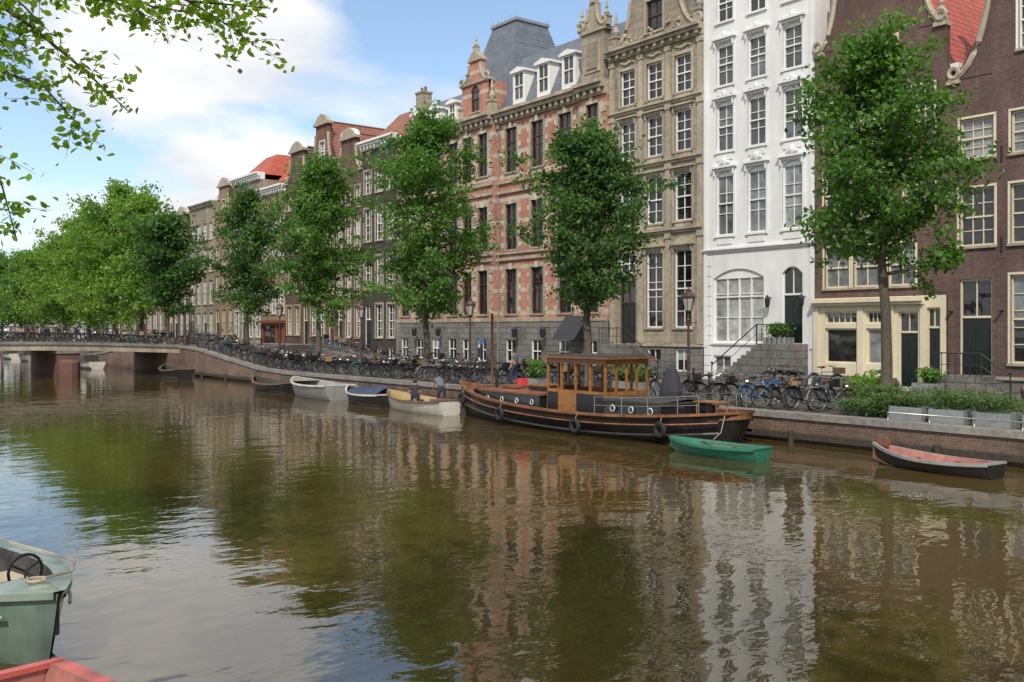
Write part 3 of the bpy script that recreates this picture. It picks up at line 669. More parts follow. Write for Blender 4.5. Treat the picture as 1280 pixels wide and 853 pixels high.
# ------------------------------------------------------------ bridge
G=Grp('bridge'); xa,xb=-84.5,-75.5
dz=lambda y: 2.2+.35*math.sin(math.pi*max(0,min(1,(y)/25.1)))
ys=[-.3+25.4*k/20 for k in range(21)]
d=G.p('deck','asphalt'); s=G.p('side_girders','stone_trim'); t=G.p('parapet_kerb','coping')
for y0,y1 in zip(ys,ys[1:]):
    z0,z1=dz(y0),dz(y1)
    d.face([(xa,y0,z0),(xb,y0,z0),(xb,y1,z1),(xa,y1,z1)]); s.face([(xa,y0,z0-.55),(xa,y1,z1-.55),(xb,y1,z1-.55),(xb,y0,z0-.55)])
    for x,sg in ((xb,1),(xa,-1)):
        s.face([(x,y0,z0-.55),(x,y1,z1-.55),(x,y1,z1),(x,y0,z0)])
        t.face([(x+sg*.1,y0,z0-.12),(x+sg*.1,y1,z1-.12),(x+sg*.1,y1,z1+.1),(x+sg*.1,y0,z0+.1)]); t.face([(x+sg*.1,y0,z0+.1),(x+sg*.1,y1,z1+.1),(x-sg*.3,y1,z1+.1),(x-sg*.3,y0,z0+.1)]); t.face([(x+sg*.1,y0,z0-.12),(x,y0,z0-.12),(x,y1,z1-.12),(x+sg*.1,y1,z1-.12)])
for y in (17.0,8.0):
    p=G.p('piers','brick_red'); p.box(xa-.2,xb+.2,y-.75,y+.75,-1.5,dz(y)-.76); p.lathe((xb+.2,y,-1.5),[(.75,0),(.75,2.6),(.5,2.8),(.001,2.8)],10)
    G.p('pier_caps','coping').box(xa-.3,xb+.3,y-.85,y+.85,dz(y)-.75,dz(y)-.56)
p=G.p('abutments','quay_brick'); p.box(xa,xb,24.2,YQ-.003,-1.5,1.65); p.box(xa,xb,-.3,.8,-1.5,1.65)
r=G.p('railing','iron')
for x in (xb-.1,xa+.1):
    for h in (1.05,.6,.2): r.tube([(x,y,dz(y)+.1+h) for y in ys],.025,5)
    for k in range(18): y=.2+k*1.45; r.tube([(x,y,dz(y)+.1),(x,y,dz(y)+1.2)],.035,5)
G.finish((-80,12.5,2.2))
G=Grp('quay_railing'); r=G.p('rails','iron'); 
for h in (1.0,.55): r.tube([(x,YQ+.25,gz(x)+h) for x in (-57,-60,-66,-71,-74.5)],.025,5)
for k in range(9): x=-57-k*2.15; r.tube([(x,YQ+.25,gz(x)),(x,YQ+.25,gz(x)+1.05)],.03,5)
G.finish((-66,YQ,1))

# ------------------------------------------------------------ trees
def leaves_mesh(name,cent,size,rnd,mat,up=.4,seed=1,wide=.6,fold=False):
    rg=np.random.default_rng(seed); n=len(cent); nor=rg.normal(size=(n,3)); nor[:,2]+=up*1.5; nor/=np.linalg.norm(nor,axis=1)[:,None]
    a=rg.normal(size=(n,3)); a-=nor*np.sum(a*nor,1)[:,None]; a/=np.linalg.norm(a,axis=1)[:,None]; b=np.cross(nor,a)
    sz=size*rg.uniform(.7,1.3,size=n)[:,None]; c=np.asarray(cent)
    if fold:
        V=np.stack([c-a*sz*.5,c-a*sz*.15+b*sz*wide*.5+nor*sz*.08,c+a*sz*.2+b*sz*wide*.4+nor*sz*.06,c+a*sz*.55,c+a*sz*.2-b*sz*wide*.4+nor*sz*.06,c-a*sz*.15-b*sz*wide*.5+nor*sz*.08],1).reshape(-1,3)
        base=np.arange(n)*6; F=np.concatenate([np.stack([base,base+1,base+2,base+3],1),np.stack([base,base+3,base+4,base+5],1)]); rr=np.concatenate([rnd,rnd])
    else:
        V=np.stack([c-a*sz*.5,c+b*sz*wide*.5+a*sz*.05,c+a*sz*.5,c-b*sz*wide*.5+a*sz*.05],1).reshape(-1,3)
        base=np.arange(n)*4; F=np.stack([base,base+1,base+2,base+3],1); rr=np.asarray(rnd)
    me=bpy.data.meshes.new(name); me.vertices.add(len(V)); me.vertices.foreach_set('co',V.ravel().astype(np.float32))
    me.loops.add(F.size); me.loops.foreach_set('vertex_index',F.ravel().astype(np.int32)); me.polygons.add(len(F))
    me.polygons.foreach_set('loop_start',(np.arange(len(F))*4).astype(np.int32))
    me.update(calc_edges=True); me.materials.append(mat)
    at=me.attributes.new('rnd','FLOAT','FACE'); at.data.foreach_set('value',np.clip(rr,0,1).astype(np.float32)); me.validate(); return me
def tree(name,x,y,z0,H,cb,Rr,nl,ls,mk,seed,tr=.17,limbs=26,spread=.3,lift=.55,skew=(0,0)):
    rd=random.Random(seed); mb=MB(); top=H*.93
    tp=[(x+rd.uniform(-.14,.14)*k/2+skew[0]*k/7,y+rd.uniform(-.14,.14)*k/2+skew[1]*k/7,z0-.1+(top)*k/7) for k in range(8)]
    tp[0]=(x,y,z0-.1)
    mb.tube(tp,[tr*1.25,tr,tr*.9,tr*.75,tr*.58,tr*.42,tr*.26,tr*.08],8)
    def on(h):
        f=h/top*7; k=min(6,int(f)); f-=k; return Vector(tp[k]).lerp(Vector(tp[k+1]),f)
    clumps=[]
    for i in range(limbs):
        h=(i+rd.uniform(0,.8))/limbs; hh=cb+(top-cb)*h*.97-.3*rd.random(); az=i*2.4+rd.uniform(-.6,.6)
        q=(.16+.84*h)**.85; pr=max(.05,math.sin(math.pi*min(1,q)))**.75
        L=Rr*pr*rd.uniform(.55,1.27); ang=math.radians(rd.uniform(12,42)*(lift+.45)) + h*.45
        s=on(hh); d=Vector((math.cos(az)*math.cos(ang),math.sin(az)*math.cos(ang),math.sin(ang)))
        pts=[s]; 
        for k in range(1,5):
            d2=(d+Vector((rd.uniform(-.2,.2),rd.uniform(-.2,.2),rd.uniform(-.18,.16)))).normalized(); pts.append(pts[-1]+d2*L/4)
        r0=tr*(.42-.25*h); mb.tube(pts,[r0,r0*.75,r0*.5,r0*.3,r0*.12],5)
        cv=rd.random()
        for k in (1,2,3,4):
            for j in range(3):
                d3=Vector((rd.gauss(0,1),rd.gauss(0,1),rd.gauss(.1,.6))).normalized(); l=Rr*rd.uniform(.18,.42)*(.6+.4*pr)
                e=pts[k]+d3*l; mb.tube([pts[k],pts[k].lerp(e,.5)+Vector((0,0,.05)),e],[r0*.25,r0*.15,.008],4,False)
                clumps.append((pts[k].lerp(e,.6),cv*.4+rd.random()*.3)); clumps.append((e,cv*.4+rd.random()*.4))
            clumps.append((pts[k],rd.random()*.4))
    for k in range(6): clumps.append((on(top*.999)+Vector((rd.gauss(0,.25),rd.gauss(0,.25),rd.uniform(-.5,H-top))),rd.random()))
    rg=np.random.default_rng(seed); C=np.array([list(c[0]) for c in clumps]); cv=np.array([c[1] for c in clumps]); wgt=rg.uniform(.2,1.5,len(C)); wgt/=wgt.sum()
    idx=rg.choice(len(C),nl,p=wgt); off=rg.normal(size=(nl,3)); off/=np.linalg.norm(off,axis=1)[:,None]; off*=(rg.uniform(0,1,nl)**.5)[:,None]*spread*1.9*rg.uniform(.55,1.3,len(C))[idx][:,None]; off[:,2]*=.6
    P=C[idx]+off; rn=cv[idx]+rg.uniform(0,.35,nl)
    e=bpy.data.objects.new(name,None); e.location=(x,y,z0); scene.collection.objects.link(e)
    addobj('trunk_and_branches',mb.mesh('trunk',[M['bark']],True),e); addobj('foliage',leaves_mesh('foliage',P,ls,rn,M[mk],seed=seed),e)
    return e
YT=27.0
tree('street_tree',-16.4,YT,.9,12.3,4.5,3.0,23000,.18,'leaf_green',11,tr=.17,limbs=32,spread=.31)
tree('street_tree',-29.9,YT,.9,11.8,3.9,3.05,23000,.19,'leaf_deep',12,limbs=32,spread=.32)
tree('street_tree',-42.6,YT,.9,14.9,3.4,3.4,26000,.2,'leaf_green',13,limbs=34,spread=.34)
tree('street_tree',-55.2,YT,.9,14.0,3.8,3.6,21000,.22,'leaf_green',24,limbs=32,spread=.36)
tree('street_tree',-66.6,YT,1.4,12.8,3.2,3.4,18000,.22,'leaf_deep',15,limbs=32,spread=.36)
for x,H,Rr,mk,sd,n in ((-84.5,12.0,3.6,'leaf_deep',16,12000),(-92,15.2,4.2,'leaf_bright',17,13000),(-100.5,17.8,5.0,'leaf_bright',18,15000),(-111,16.5,5.0,'leaf_bright',19,13000),(-122,14.5,4.8,'leaf_bright',20,12000),(-134,13.5,5,'leaf_bright',21,11000),(-147,13.5,5.2,'leaf_green',22,11000),(-161,14.5,5.4,'leaf_green',23,10000),(-176,15,6,'leaf_green',25,9000),(-195,15,6,'leaf_green',26,9000)):
    tree('street_tree',x,YT,gz(x),H,3.0,Rr,n,.34,mk,sd,spread=.52,tr=.24,limbs=30)
def near_tree():
    e=tree('overhanging_tree',-10.5,-3.2,.9,14.5,8.2,4.0,9000,.2,'leaf_near',41,tr=.26,limbs=26,spread=.4)
    rd=random.Random(5); mb=MB(); C=[]
    S=Vector((-10.4,-3.0,8.0))
    def br(pts,r,lo=0,dens=1.):
        pts=[Vector(p) for p in pts]; mb.tube(pts,[r*(1-.85*k/(len(pts)-1)) for k in range(len(pts))],5)
        for k in range(lo,len(pts)-1):
            a,b_=pts[k],pts[k+1]; n=int((b_-a).length*14*dens)+1
            for i in range(n):
                p=a.lerp(b_,(i+rd.random())/n); d=Vector((rd.gauss(0,1),rd.gauss(0,1),rd.gauss(-.25,.55))).normalized()*rd.uniform(.1,.42)
                q=p+d; mb.tube([p,p.lerp(q,.5)+Vector((0,0,.02)),q],[.004,.0025,.0012],3,False)
                for j in range(int(rd.uniform(9,18))): 
                    t=rd.random(); C.append(p.lerp(q,t)+Vector((rd.gauss(0,.045),rd.gauss(0,.045),rd.gauss(-.01,.035))))
    br([S,(-9.2,-.2,7.4),(-7.92,2.0,6.35),(-7.3,2.5,6.0),(-6.65,2.87,5.85)],.03,2)
    br([(-8.6,1.0,6.9),(-8.2,1.9,6.35),(-7.9,2.4,6.1),(-7.35,2.9,5.95)],.02,1)
    br([S,(-9.0,-.6,7.0),(-8.1,.9,6.2),(-7.75,1.5,5.72),(-7.5,1.8,5.4),(-7.28,2.04,5.1)],.028,2,1.1)
    br([(-8.1,.9,6.2),(-7.95,1.5,6.05),(-7.5,2.0,5.95),(-7.25,2.3,5.78)],.018,0,1.1)
    br([(-8.6,.1,6.6),(-7.95,1.15,5.45),(-7.65,1.55,5.28),(-7.42,1.83,4.88)],.02,1,1.1)
    br([(-8.6,.1,6.6),(-8.05,1.1,5.0),(-7.84,1.3,4.6),(-7.77,1.4,4.15)],.018,1,1.1)
    br([(-8.1,.9,6.2),(-7.85,1.4,5.95),(-7.7,1.6,5.7)],.018,0,1.3)
    br([(-8.3,.9,6.1),(-7.95,1.2,5.75),(-7.8,1.4,5.5)],.018,0,1.3)
    br([(-7.3,2.5,6.0),(-7.0,2.75,5.75),(-6.9,2.9,5.6)],.01,0,.8)
    addobj('drooping_branches',mb.mesh('drooping_branches',[M['bark']],True),e)
    C=np.array([list(c) for c in C]); rg=np.random.default_rng(3)
    addobj('drooping_foliage',leaves_mesh('drooping_foliage',C,.062,rg.uniform(0,1,len(C)),M['leaf_near'],seed=9,up=.7,fold=True,wide=.62),e)
near_tree()
for x,sd_ in ((1.0,51),(8.5,52),(16,53),(24,54)): tree('street_tree',x,-2.6,.9,17.5,8.3,5.0,15000,.32,'leaf_green',sd_,spread=.6,tr=.26,limbs=30)

# shrubs and planters
def bush(name,x0,x1,y0,y1,z0,z1,n,size,mk,seed,planter=None,spiky=False):
    rg=np.random.default_rng(seed); k=max(6,int((x1-x0)*7))
    cx=rg.uniform(x0,x1,k); cy=rg.uniform(y0,y1,k); hz=rg.uniform(.5,1,k)*(z1-z0)
    idx=rg.integers(0,k,n); u=rg.uniform(0,1,n)**.6
    P=np.stack([cx[idx]+rg.normal(0,.13,n)*(.5+u),cy[idx]+rg.normal(0,.13,n)*(.5+u),z0+u*hz[idx]+rg.normal(0,.03,n)],1)
    e=bpy.data.objects.new(name,None); e.location=((x0+x1)/2,(y0+y1)/2,z0); scene.collection.objects.link(e)
    addobj('leaves',leaves_mesh('leaves',P,size,rg.uniform(0,1,n)*.6+u*.4,M[mk],seed=seed,wide=.3 if spiky else .6,up=.2),e)
    if planter:
        m=MB(); h=planter; t=.05
        xx0,xx1,yy0,yy1=x0-.12,x1+.12,y0-.12,y1+.12
        m.box(xx0,xx1,yy0,yy0+t,z0-h,z0); m.box(xx0,xx1,yy1-t,yy1,z0-h,z0); m.box(xx0,xx0+t,yy0+t,yy1-t,z0-h,z0); m.box(xx1-t,xx1,yy0+t,yy1-t,z0-h,z0); m.box(xx0+t,xx1-t,yy0+t,yy1-t,z0-h,z0-.05)
        addobj('planter_box',m.mesh('planter_box',[M['zinc']]),e)
    return e
bush('shrub',-17.2,-15.7,25.8,26.7,.9,1.85,5000,.12,'shrub',61,spiky=True)
bush('shrub',-17.6,-16.8,26.8,27.6,.9,2.5,1800,.12,'leaf_bright',62)
for k,x in enumerate((-14.95,-13.75,-12.5,-11.2)): bush('planter',x-.38,x+.38,25.75,26.25,1.28,1.8+.1*(k%2),1500,.1,'shrub',63+k,planter=.38,spiky=True)
bush('hedge',-15.6,-9.5,26.9,27.3,.9,1.8,6000,.12,'shrub',70,spiky=True)
bush('planter',-27.2,-25.9,26.0,26.7,1.5,2.1,2200,.12,'shrub',76,planter=.6)
bush('planter',-28.4,-27.3,36.8,37.1,3.13,3.8,1500,.12,'leaf_green',77,planter=.3)
bush('planter',-20.3,-19.6,35.6,36.1,1.4,2.0,1000,.12,'leaf_green',78,planter=.48)
bush('planter',-33.2,-32.6,26.4,26.9,1.35,2.2,1000,.12,'leaf_green',79,planter=.45)
m=MB(); m.tube([(-15.3,25.33,1.12),(-9,25.33,1.12)],.022,6)
for k in range(6): m.tube([(-15.3+k*1.25,25.33,.9),(-15.3+k*1.25,25.33,1.12)],.018,6)
addobj('quay_edge_rail',m.mesh('quay_edge_rail',[M['chrome']],True))

# ------------------------------------------------------------ bicycles
def bikemesh(name,col,basket=None,seat='rubber',kid=False):
    m=MB(); mats=[M[col],M['rubber'],M['chrome'],M[seat],M[basket or 'wicker']]
    for x in (-.53,.53):
        m.cur=1; m.ring((x,0,.35),.33,.021,'y',22,5)
        m.cur=2; m.ring((x,0,.35),.305,.009,'y',18,4); m.tube([(x,-.05,.35),(x,.05,.35)],.025,6)
        for k in range(8):
            a=k*math.pi/8; m.tube([(x-.3*math.cos(a),0,.35-.3*math.sin(a)),(x+.3*math.cos(a),0,.35+.3*math.sin(a))],.0025,3)
        m.cur=0; m.tube([(x+.375*math.cos(a),0,.35+.375*math.sin(a)) for a in [math.radians(t) for t in range(15,185,20)]],.022,4)
    t=.018
    bb=(-.07,0,.3); st=(-.2,0,.78); hd=(.36,0,.88); hl=(.4,0,.72); rx=(-.53,0,.35)
    for a,b,r in ((bb,st,t),(bb,hl,t*1.1),(st,(.3,0,.8),t) ,(hl,hd,t*1.1),(bb,rx,.012),(st,rx,.01),(hl,(.45,.05,.55),.012),((.45,.05,.55),(.53,.05,.35),.011),((.45,-.05,.55),(.53,-.05,.35),.011),(hl,(.45,-.05,.55),.012)): m.tube([a,b],r,5)
    m.tube([bb,(-.1,0,.34),(-.53,0,.42)],.035,4)
    m.cur=2; m.tube([st,(-.23,0,.94)],.013,5); m.tube([hd,(.34,0,1.03)],.013,5); m.tube([(.12,-.28,1.04),(.24,-.27,1.07),(.35,-.12,1.05),(.34,0,1.03),(.35,.12,1.05),(.24,.27,1.07),(.12,.28,1.04)],.012,5)
    m.tube([(-.07,-.09,.3),(-.07,.09,.3)],.012,5); m.ring((-.07,.06,.3),.09,.012,'y',12,4); m.tube([(-.07,.09,.3),(.05,.1,.2)],.01,4); m.tube([(-.07,-.09,.3),(-.19,-.1,.4)],.01,4)
    m.cur=1; m.box(.01,.09,.08,.18,.185,.21); m.box(-.23,-.15,-.18,-.08,.39,.415)
    for s in (-1,1): m.tube([(.1,s*.285,1.035),(.0,s*.29,1.02)],.018,5)
    m.cur=3; m.lathe((-.27,0,.95),[(.12,0),(.125,.03),(.08,.07),(.001,.07)],8,1.1,.85); m.tube([(-.2,0,.98),(-.02,0,.985)],[.06,.02],6)
    m.cur=0; m.box(-.75,-.3,-.07,.07,.745,.76)
    for s in (-1,1): m.tube([(-.7,s*.07,.75),(-.53,s*.06,.36)],.007,4)
    m.cur=2; m.tube([(.42,0,.78),(.5,0,.8)],[.03,.045],6)
    if basket:
        m.cur=4; m.box(.42,.78,-.2,.2,.74,.76)
        m.box(.42,.43,-.2,.2,.76,1.0); m.box(.77,.78,-.2,.2,.76,1.0); m.box(.43,.77,-.2,-.19,.76,1.0); m.box(.43,.77,.19,.2,.76,1.0)
    if kid: m.cur=4; m.box(-.72,-.42,-.15,.15,.8,.86); m.box(-.76,-.7,-.16,.16,.86,1.25); m.box(-.7,-.45,-.17,-.14,.86,1.02); m.box(-.7,-.45,.14,.17,.86,1.02)
    return m.mesh(name,mats)
BK=[bikemesh('bicycle',c,b,s,k) for c,b,s,k in (('black_paint',None,'rubber',False),('black_paint','wicker','saddle_brown',False),('iron','black_paint','rubber',True),('blue_paint','blue_paint','rubber',False),('red_paint',None,'rubber',False),('teal_paint','wicker','saddle_brown',False),('zinc','black_paint','rubber',False),('black_paint',None,'saddle_brown',False))]
def bike(x,y,z,ang,k=None,tilt=None):
    o=bpy.data.objects.new('bicycle',BK[random.choice([0,1,0,2,6,7,5,0,7,0,0,7,2,4]) if k is None else k]); scene.collection.objects.link(o)
    o.rotation_euler=(math.radians(U(-9,9) if tilt is None else tilt),0,math.radians(ang)); o.location=(x,y,z)
def bikes(x0,x1,n,y=26.4,ang=65,js=14):
    for i in range(n): xx=x0+(x1-x0)*(i+.5)/n+U(-.15,.15); bike(xx,y+U(-.2,.3),gz(xx)+.0,(ang if R()<.7 else ang+180)+U(-js,js))
for x,a,k in ((-21.9,60,0),(-21.2,130,7),(-20.5,75,3),(-19.9,60,1),(-19.5,100,7),(-18.9,70,0),(-18.4,95,6),(-17.9,60,7),(-22.6,40,2),(-23.2,20,0),(-24.0,150,0),(-24.9,170,7)): bike(x,26.3+U(-.2,.4),.9,a,k)
bikes(-30.6,-33.5,5,28.2); bikes(-33.5,-37.5,7,28.0); bikes(-37,-41.6,9); bikes(-43.4,-49,13,26.6); bikes(-49.5,-54,8); bikes(-55,-64,20); bikes(-66,-74,14); bikes(-27.5,-29,3,27.8)
bikes(-86,-98,18,26.2)
for i in range(34): y=1+i*.7; bike(xb-.6,y,dz(y)+.02,90+U(-12,12) if i%3 else U(20,70))
for i in range(20): bike(U(-30,-24),34.9+U(0,.6),.92,U(-15,15)+180*(R()<.5)) if i<4 else bike(-44-i*1.5,35.2,gz(-44-i*1.5)+.02,U(-12,12))

# ------------------------------------------------------------ street lamps
def lampmesh():
    m=MB(); m.cur=0
    m.lathe((0,0,0),[(.2,0),(.2,.12),(.15,.16),(.14,.55),(.1,.65),(.075,.8),(.06,1.6),(.075,1.62),(.055,1.68),(.045,2.9),(.07,2.95),(.04,3.0),(.035,3.2),(.1,3.25),(.12,3.3),(.001,3.3)],10)
    m.tube([(-.32,0,2.85),(.32,0,2.85)],.018,5); m.ball((-.34,0,2.85),.035,6); m.ball((.34,0,2.85),.035,6)
    for k in range(6):
        a=k*math.pi/3; m.tube([(.12*math.cos(a),.12*math.sin(a),3.3),(.24*math.cos(a),.24*math.sin(a),3.78)],.016,4)
    m.lathe((0,0,3.78),[(.24,0),(.27,.02),(.27,.05),(.16,.2),(.1,.23),(.1,.3),(.03,.33),(.03,.4),(.001,.45)],6)
    m.ring((0,0,3.79),.25,.02,'z',6,4)
    for k in range(6): a=k*math.pi/3; m.tube([(.27*math.cos(a),.27*math.sin(a),3.83),(.29*math.cos(a),.29*math.sin(a),3.93)],[.02,.006],4)
    m.cur=1; m.lathe((0,0,3.31),[(.105,0),(.225,.47)],6)
    return m.mesh('street_lamp',[M['lamp_iron'],M['lantern_glass']])
LM=lampmesh()
for x in (-24.4,-38.6,-49.6,-61,-79.8,-92,-10): addobj('street_lamp',LM,None,(x,27.0,gz(x)))
m=MB(); m.tube([(0,0,0),(0,0,1.9)],.035,6); m.box(-.16,.16,-.13,-.04,1.3,1.75); m.cur=1; m.box(-.18,.18,-.04,-.03,1.9,2.2)
me=m.mesh('parking_sign',[M['iron'],M['blue_paint']]); addobj('parking_sign',me,None,(-36.5,26.2,.9))
def amster(x,y,z):
    m=MB(); m.lathe((0,0,0),[(.09,0),(.09,.1),(.06,.15),(.055,.7),(.08,.75),(.07,.88),(.001,.95)],8); addobj('bollard',m.mesh('bollard',[M['lamp_iron']],True),None,(x,y,z))
for x in range(-70,-8,4): amster(x+.7,29.2,gz(x))
m=MB(); m.tube([(0,0,-1.5),(0,0,4.2)],.055,8); addobj('mooring_pole',m.mesh('mooring_pole',[M['rust']],True),None,(-33.9,24.9,0))

# ------------------------------------------------------------ boats
def hull(m,L,B,fm,fb,fs,draft,stern=.7,rake=.25,ins=.06,floor=.02,deck=None,p=2.2,NN=24,K=7,rim=.04,stripe=None,rstern=False):
    def W(s):
        if s<.42:
            f=stern+(1-stern)*math.sin(s/.42*math.pi/2) if not rstern else math.sqrt(max(0,1-((.42-s)/.42)**3.2))
        else: f=1-((s-.42)/.58)**p
        return max(.015,B/2*f)
    def F(s): return fm+(fb-fm)*max(0,(s-.4)/.6)**2+(fs-fm)*max(0,(.4-s)/.4)**2
    def X(s,q): return -L/2+L*s+rake*(q-1)*(s**5)-(rake*(q-1)*((1-s)**5)*1.6 if rstern else 0)
    def outer(s,j,sd):
        q=j/K; bot=-draft*(1-.5*s**4); return (X(s,q),sd*W(s)*q**.42,bot+(F(s)-bot)*q**1.4)
    S=[k/NN for k in range(NN+1)]; S[-1]=1.
    if rstern: S=[0,.004,.012,.025,.045,.07,.1]+[s for s in S if s>.11]
    for a,b in zip(S,S[1:]):
        for sd in (1,-1):
            for j in range(K):
                m.cur=3 if (stripe and j>=K-stripe) else 0
                m.face([outer(a,j,sd),outer(b,j,sd),outer(b,j+1,sd),outer(a,j+1,sd)][::sd])
            R4=lambda s:[(X(s,1),sd*(W(s)),F(s)-.07),(X(s,1),sd*(W(s)+rim),F(s)-.05),(X(s,1),sd*(W(s)+rim),F(s)+.025),(X(s,1),sd*max(0,W(s)-ins),F(s)+.025)]
            m.cur=1; A,Bb=R4(a),R4(b)
            for i in range(3): m.face([A[i],Bb[i],Bb[i+1],A[i+1]][::sd])
            w=lambda s:max(0,W(s)-ins)
            m.cur=2
            if deck is None:
                fl=lambda s:min(F(s)-.05,floor+(.35*fm)*max(0,(s-.8)/.2)**2)
                m.face([(X(a,1),sd*w(a),F(a)+.025),(X(b,1),sd*w(b),F(b)+.025),(X(b,1),sd*w(b)*.8,fl(b)),(X(a,1),sd*w(a)*.8,fl(a))])
                m.face([(X(a,1),0,fl(a)),(X(b,1),0,fl(b)),(X(b,1),sd*w(b)*.8,fl(b)),(X(a,1),sd*w(a)*.8,fl(a))])
            else:
                m.cur=1; m.face([(X(a,1),sd*w(a),F(a)+.025),(X(b,1),sd*w(b),F(b)+.025),(X(b,1),sd*w(b),F(b)-deck),(X(a,1),sd*w(a),F(a)-deck)])
                m.cur=2; m.face([(X(a,1),0,F(a)-deck),(X(b,1),0,F(b)-deck),(X(b,1),sd*w(b),F(b)-deck),(X(a,1),sd*w(a),F(a)-deck)])
    if not rstern:
        m.cur=0; m.face([outer(0,j,1) for j in range(K+1)]+[outer(0,j,-1) for j in range(K,-1,-1)])
        m.cur=2
        w0=W(0)-ins
        m.face([(-L/2+.05,w0,F(0)+.02),(-L/2+.05,-w0,F(0)+.02),(-L/2+.05,-w0*.8,floor if deck is None else F(0)-deck),(-L/2+.05,w0*.8,floor if deck is None else F(0)-deck)])
        m.cur=1; m.box(-L/2-.02,-L/2+.08,-W(0)-rim*.5,W(0)+rim*.5,F(0)-.02,F(0)+.03)
    return W,F
def place(name,m,mats,x,y,rz):
    return addobj(name,m.mesh(name,[M[k] for k in mats]),None,(x,y,0),math.radians(rz))
def thwarts(m,L,W,F,fr,cur=1,z=.32):
    m.cur=cur
    for f in fr: w=W(f)-.09; x=-L/2+L*f; m.box(x-.12,x+.12,-w,w,z-.03,z)
m=MB(); W,F=hull(m,3.2,1.15,.3,.4,.34,.15,stern=.7); thwarts(m,3.2,W,F,(.12,.42,.72),2,.25)
for s in (-1,1): m.cur=3; m.tube([(-.9,s*.3,.3),(.9,s*.36,.3)],.02,5)
place('green_rowboat',m,['hull_green','hull_green','hull_green_in','deck_wood'],-17.75,20.7,-177)
m=MB(); W,F=hull(m,3.4,1.2,.3,.52,.36,.15,stern=.6,ins=.07,rim=.025); thwarts(m,3.4,W,F,(.1,.4,.7),2,.26); m.cur=3; m.box(1.2,1.5,-.05,.05,.48,.68)
place('rowboat',m,['hull_black','hull_grey','hull_pink','rust'],-12.6,22.8,175)
m=MB(); W,F=hull(m,5.4,1.9,.5,.8,.6,.2,stern=.6,floor=.12); thwarts(m,5.4,W,F,(.12,.4,.66),3,.42); m.cur=3; m.box(-2.2,-1.6,-.35,.35,.12,.62)
place('white_sloop',m,['hull_white','deck_wood','buff','deck_wood'],-35.2,21.9,178)
m=MB(); W,F=hull(m,4.6,1.8,.5,.75,.55,.2,stern=.7); m.cur=3
for a in range(10):
    s0,s1=.02+a*.065,.02+(a+1)*.065
    for k in range(6):
        def c(s,t): w=W(s)+.03; u=-1+2*t/6; return (-2.3+4.6*s,u*w,F(s)+.03+.42*(1-abs(u)**1.6)*(.6+.4*math.sin(s*9)))
        m.face([c(s0,k),c(s1,k),c(s1,k+1),c(s0,k+1)])
place('covered_boat',m,['hull_black','hull_white','interior_dark','tarp_blue'],-40.1,22.2,176)
m=MB(); W,F=hull(m,6.0,2.2,.7,.95,.75,.25,stern=.75,floor=.2); thwarts(m,6,W,F,(.1,.3,.55),2,.5); m.cur=1
for k in range(4):
    m.cur=2; s=.72+k*.06; x=-3+6*s; w=W(s)-.05; w2=W(s+.06)-.05; m.face([(x,-w,F(s)+.02),(x+.36,-w2,F(s+.06)+.02),(x+.36,w2,F(s+.06)+.02),(x,w,F(s)+.02)])
place('grey_launch',m,['hull_grey','hull_white','hull_grey','buff'],-45.6,22.2,177)
m=MB(); W,F=hull(m,5.8,1.9,.45,.75,.55,.2,stern=.65); thwarts(m,5.8,W,F,(.1,.35,.6),2)
place('dark_skiff',m,['hull_black','deck_wood','interior_dark','buff'],-52,22.6,178)
for x,y,mk,L in ((-92,22.5,'hull_white',6),(-99,22.6,'hull_black',7),(-108,22.4,'hull_grey',6),(-118,22.4,'hull_grey',6),(-128,22.4,'hull_white',7),(-70,22.9,'hull_black',5)):
    m=MB(); W,F=hull(m,L,2,.6,.9,.7,.2); thwarts(m,L,W,F,(.1,.4),2); m.cur=2; m.box(-L*.1,L*.2,-.6,.6,.3,1.2) if mk!='hull_black' else None; place('moored_boat',m,[mk,'deck_wood','interior_dark','buff'],x,y,178)
# foreground launch, near bank
m=MB(); W,F=hull(m,6.2,2.0,.66,.8,.66,.25,stern=.8,floor=.15,rake=.3,ins=.16,rim=.05,p=2.8,NN=36,K=9)
m.cur=1
for k in range(5):
    s=.85+k*.03; s2=s+.03; w=W(s)-.14; w2=max(0,W(min(1,s2))-.14); m.face([(-3.1+6.2*s,-w,F(s)+.02),(-3.1+6.2*s2,-w2,F(min(1,s2))+.02),(-3.1+6.2*s2,0,F(min(1,s2))+.06),(-3.1+6.2*s,0,F(s)+.06)]); m.face([(-3.1+6.2*s,w,F(s)+.02),(-3.1+6.2*s,0,F(s)+.06),(-3.1+6.2*s2,0,F(min(1,s2))+.06),(-3.1+6.2*s2,w2,F(min(1,s2))+.02)])
m.cur=2; w=W(.85)-.16; m.box(2.1,2.15,-w,w,.15,.72)
m.cur=3; m.ring((1.75,.3,.76),.19,.018,'x',18,6); 
for k in range(3): a=k*2.09+.5; m.tube([(1.75,.3,.76),(1.75,.3+.18*math.cos(a),.76+.18*math.sin(a))],.012,4)
m.tube([(1.75,.3,.76),(2.1,.3,.66)],.025,6)
m.cur=5; m.tube([(-3.1+6.2*s/40,-(W(s/40)+.03),F(s/40)-.22) for s in range(0,38)],.02,5); m.tube([(-3.1+6.2*s/40,(W(s/40)+.03),F(s/40)-.22) for s in range(0,38)],.02,5)
m.cur=4; m.box(.5,1.0,-.7,.7,.15,.5); m.ring((2.6,0,.86),.09,.018,'z',10,5)
m.tube([(2.6,.0,.86),(2.4,.5,.82),(1.9,.8,.8),(1.2,.87,.78),(.2,.9,.76),(-1,.9,.74)],.014,5)
place('motor_launch',m,['hull_seagreen','hull_seagreen_deck','interior_dark','rubber','rope','hull_seagreen_deck'],-13.6,1.5,15)
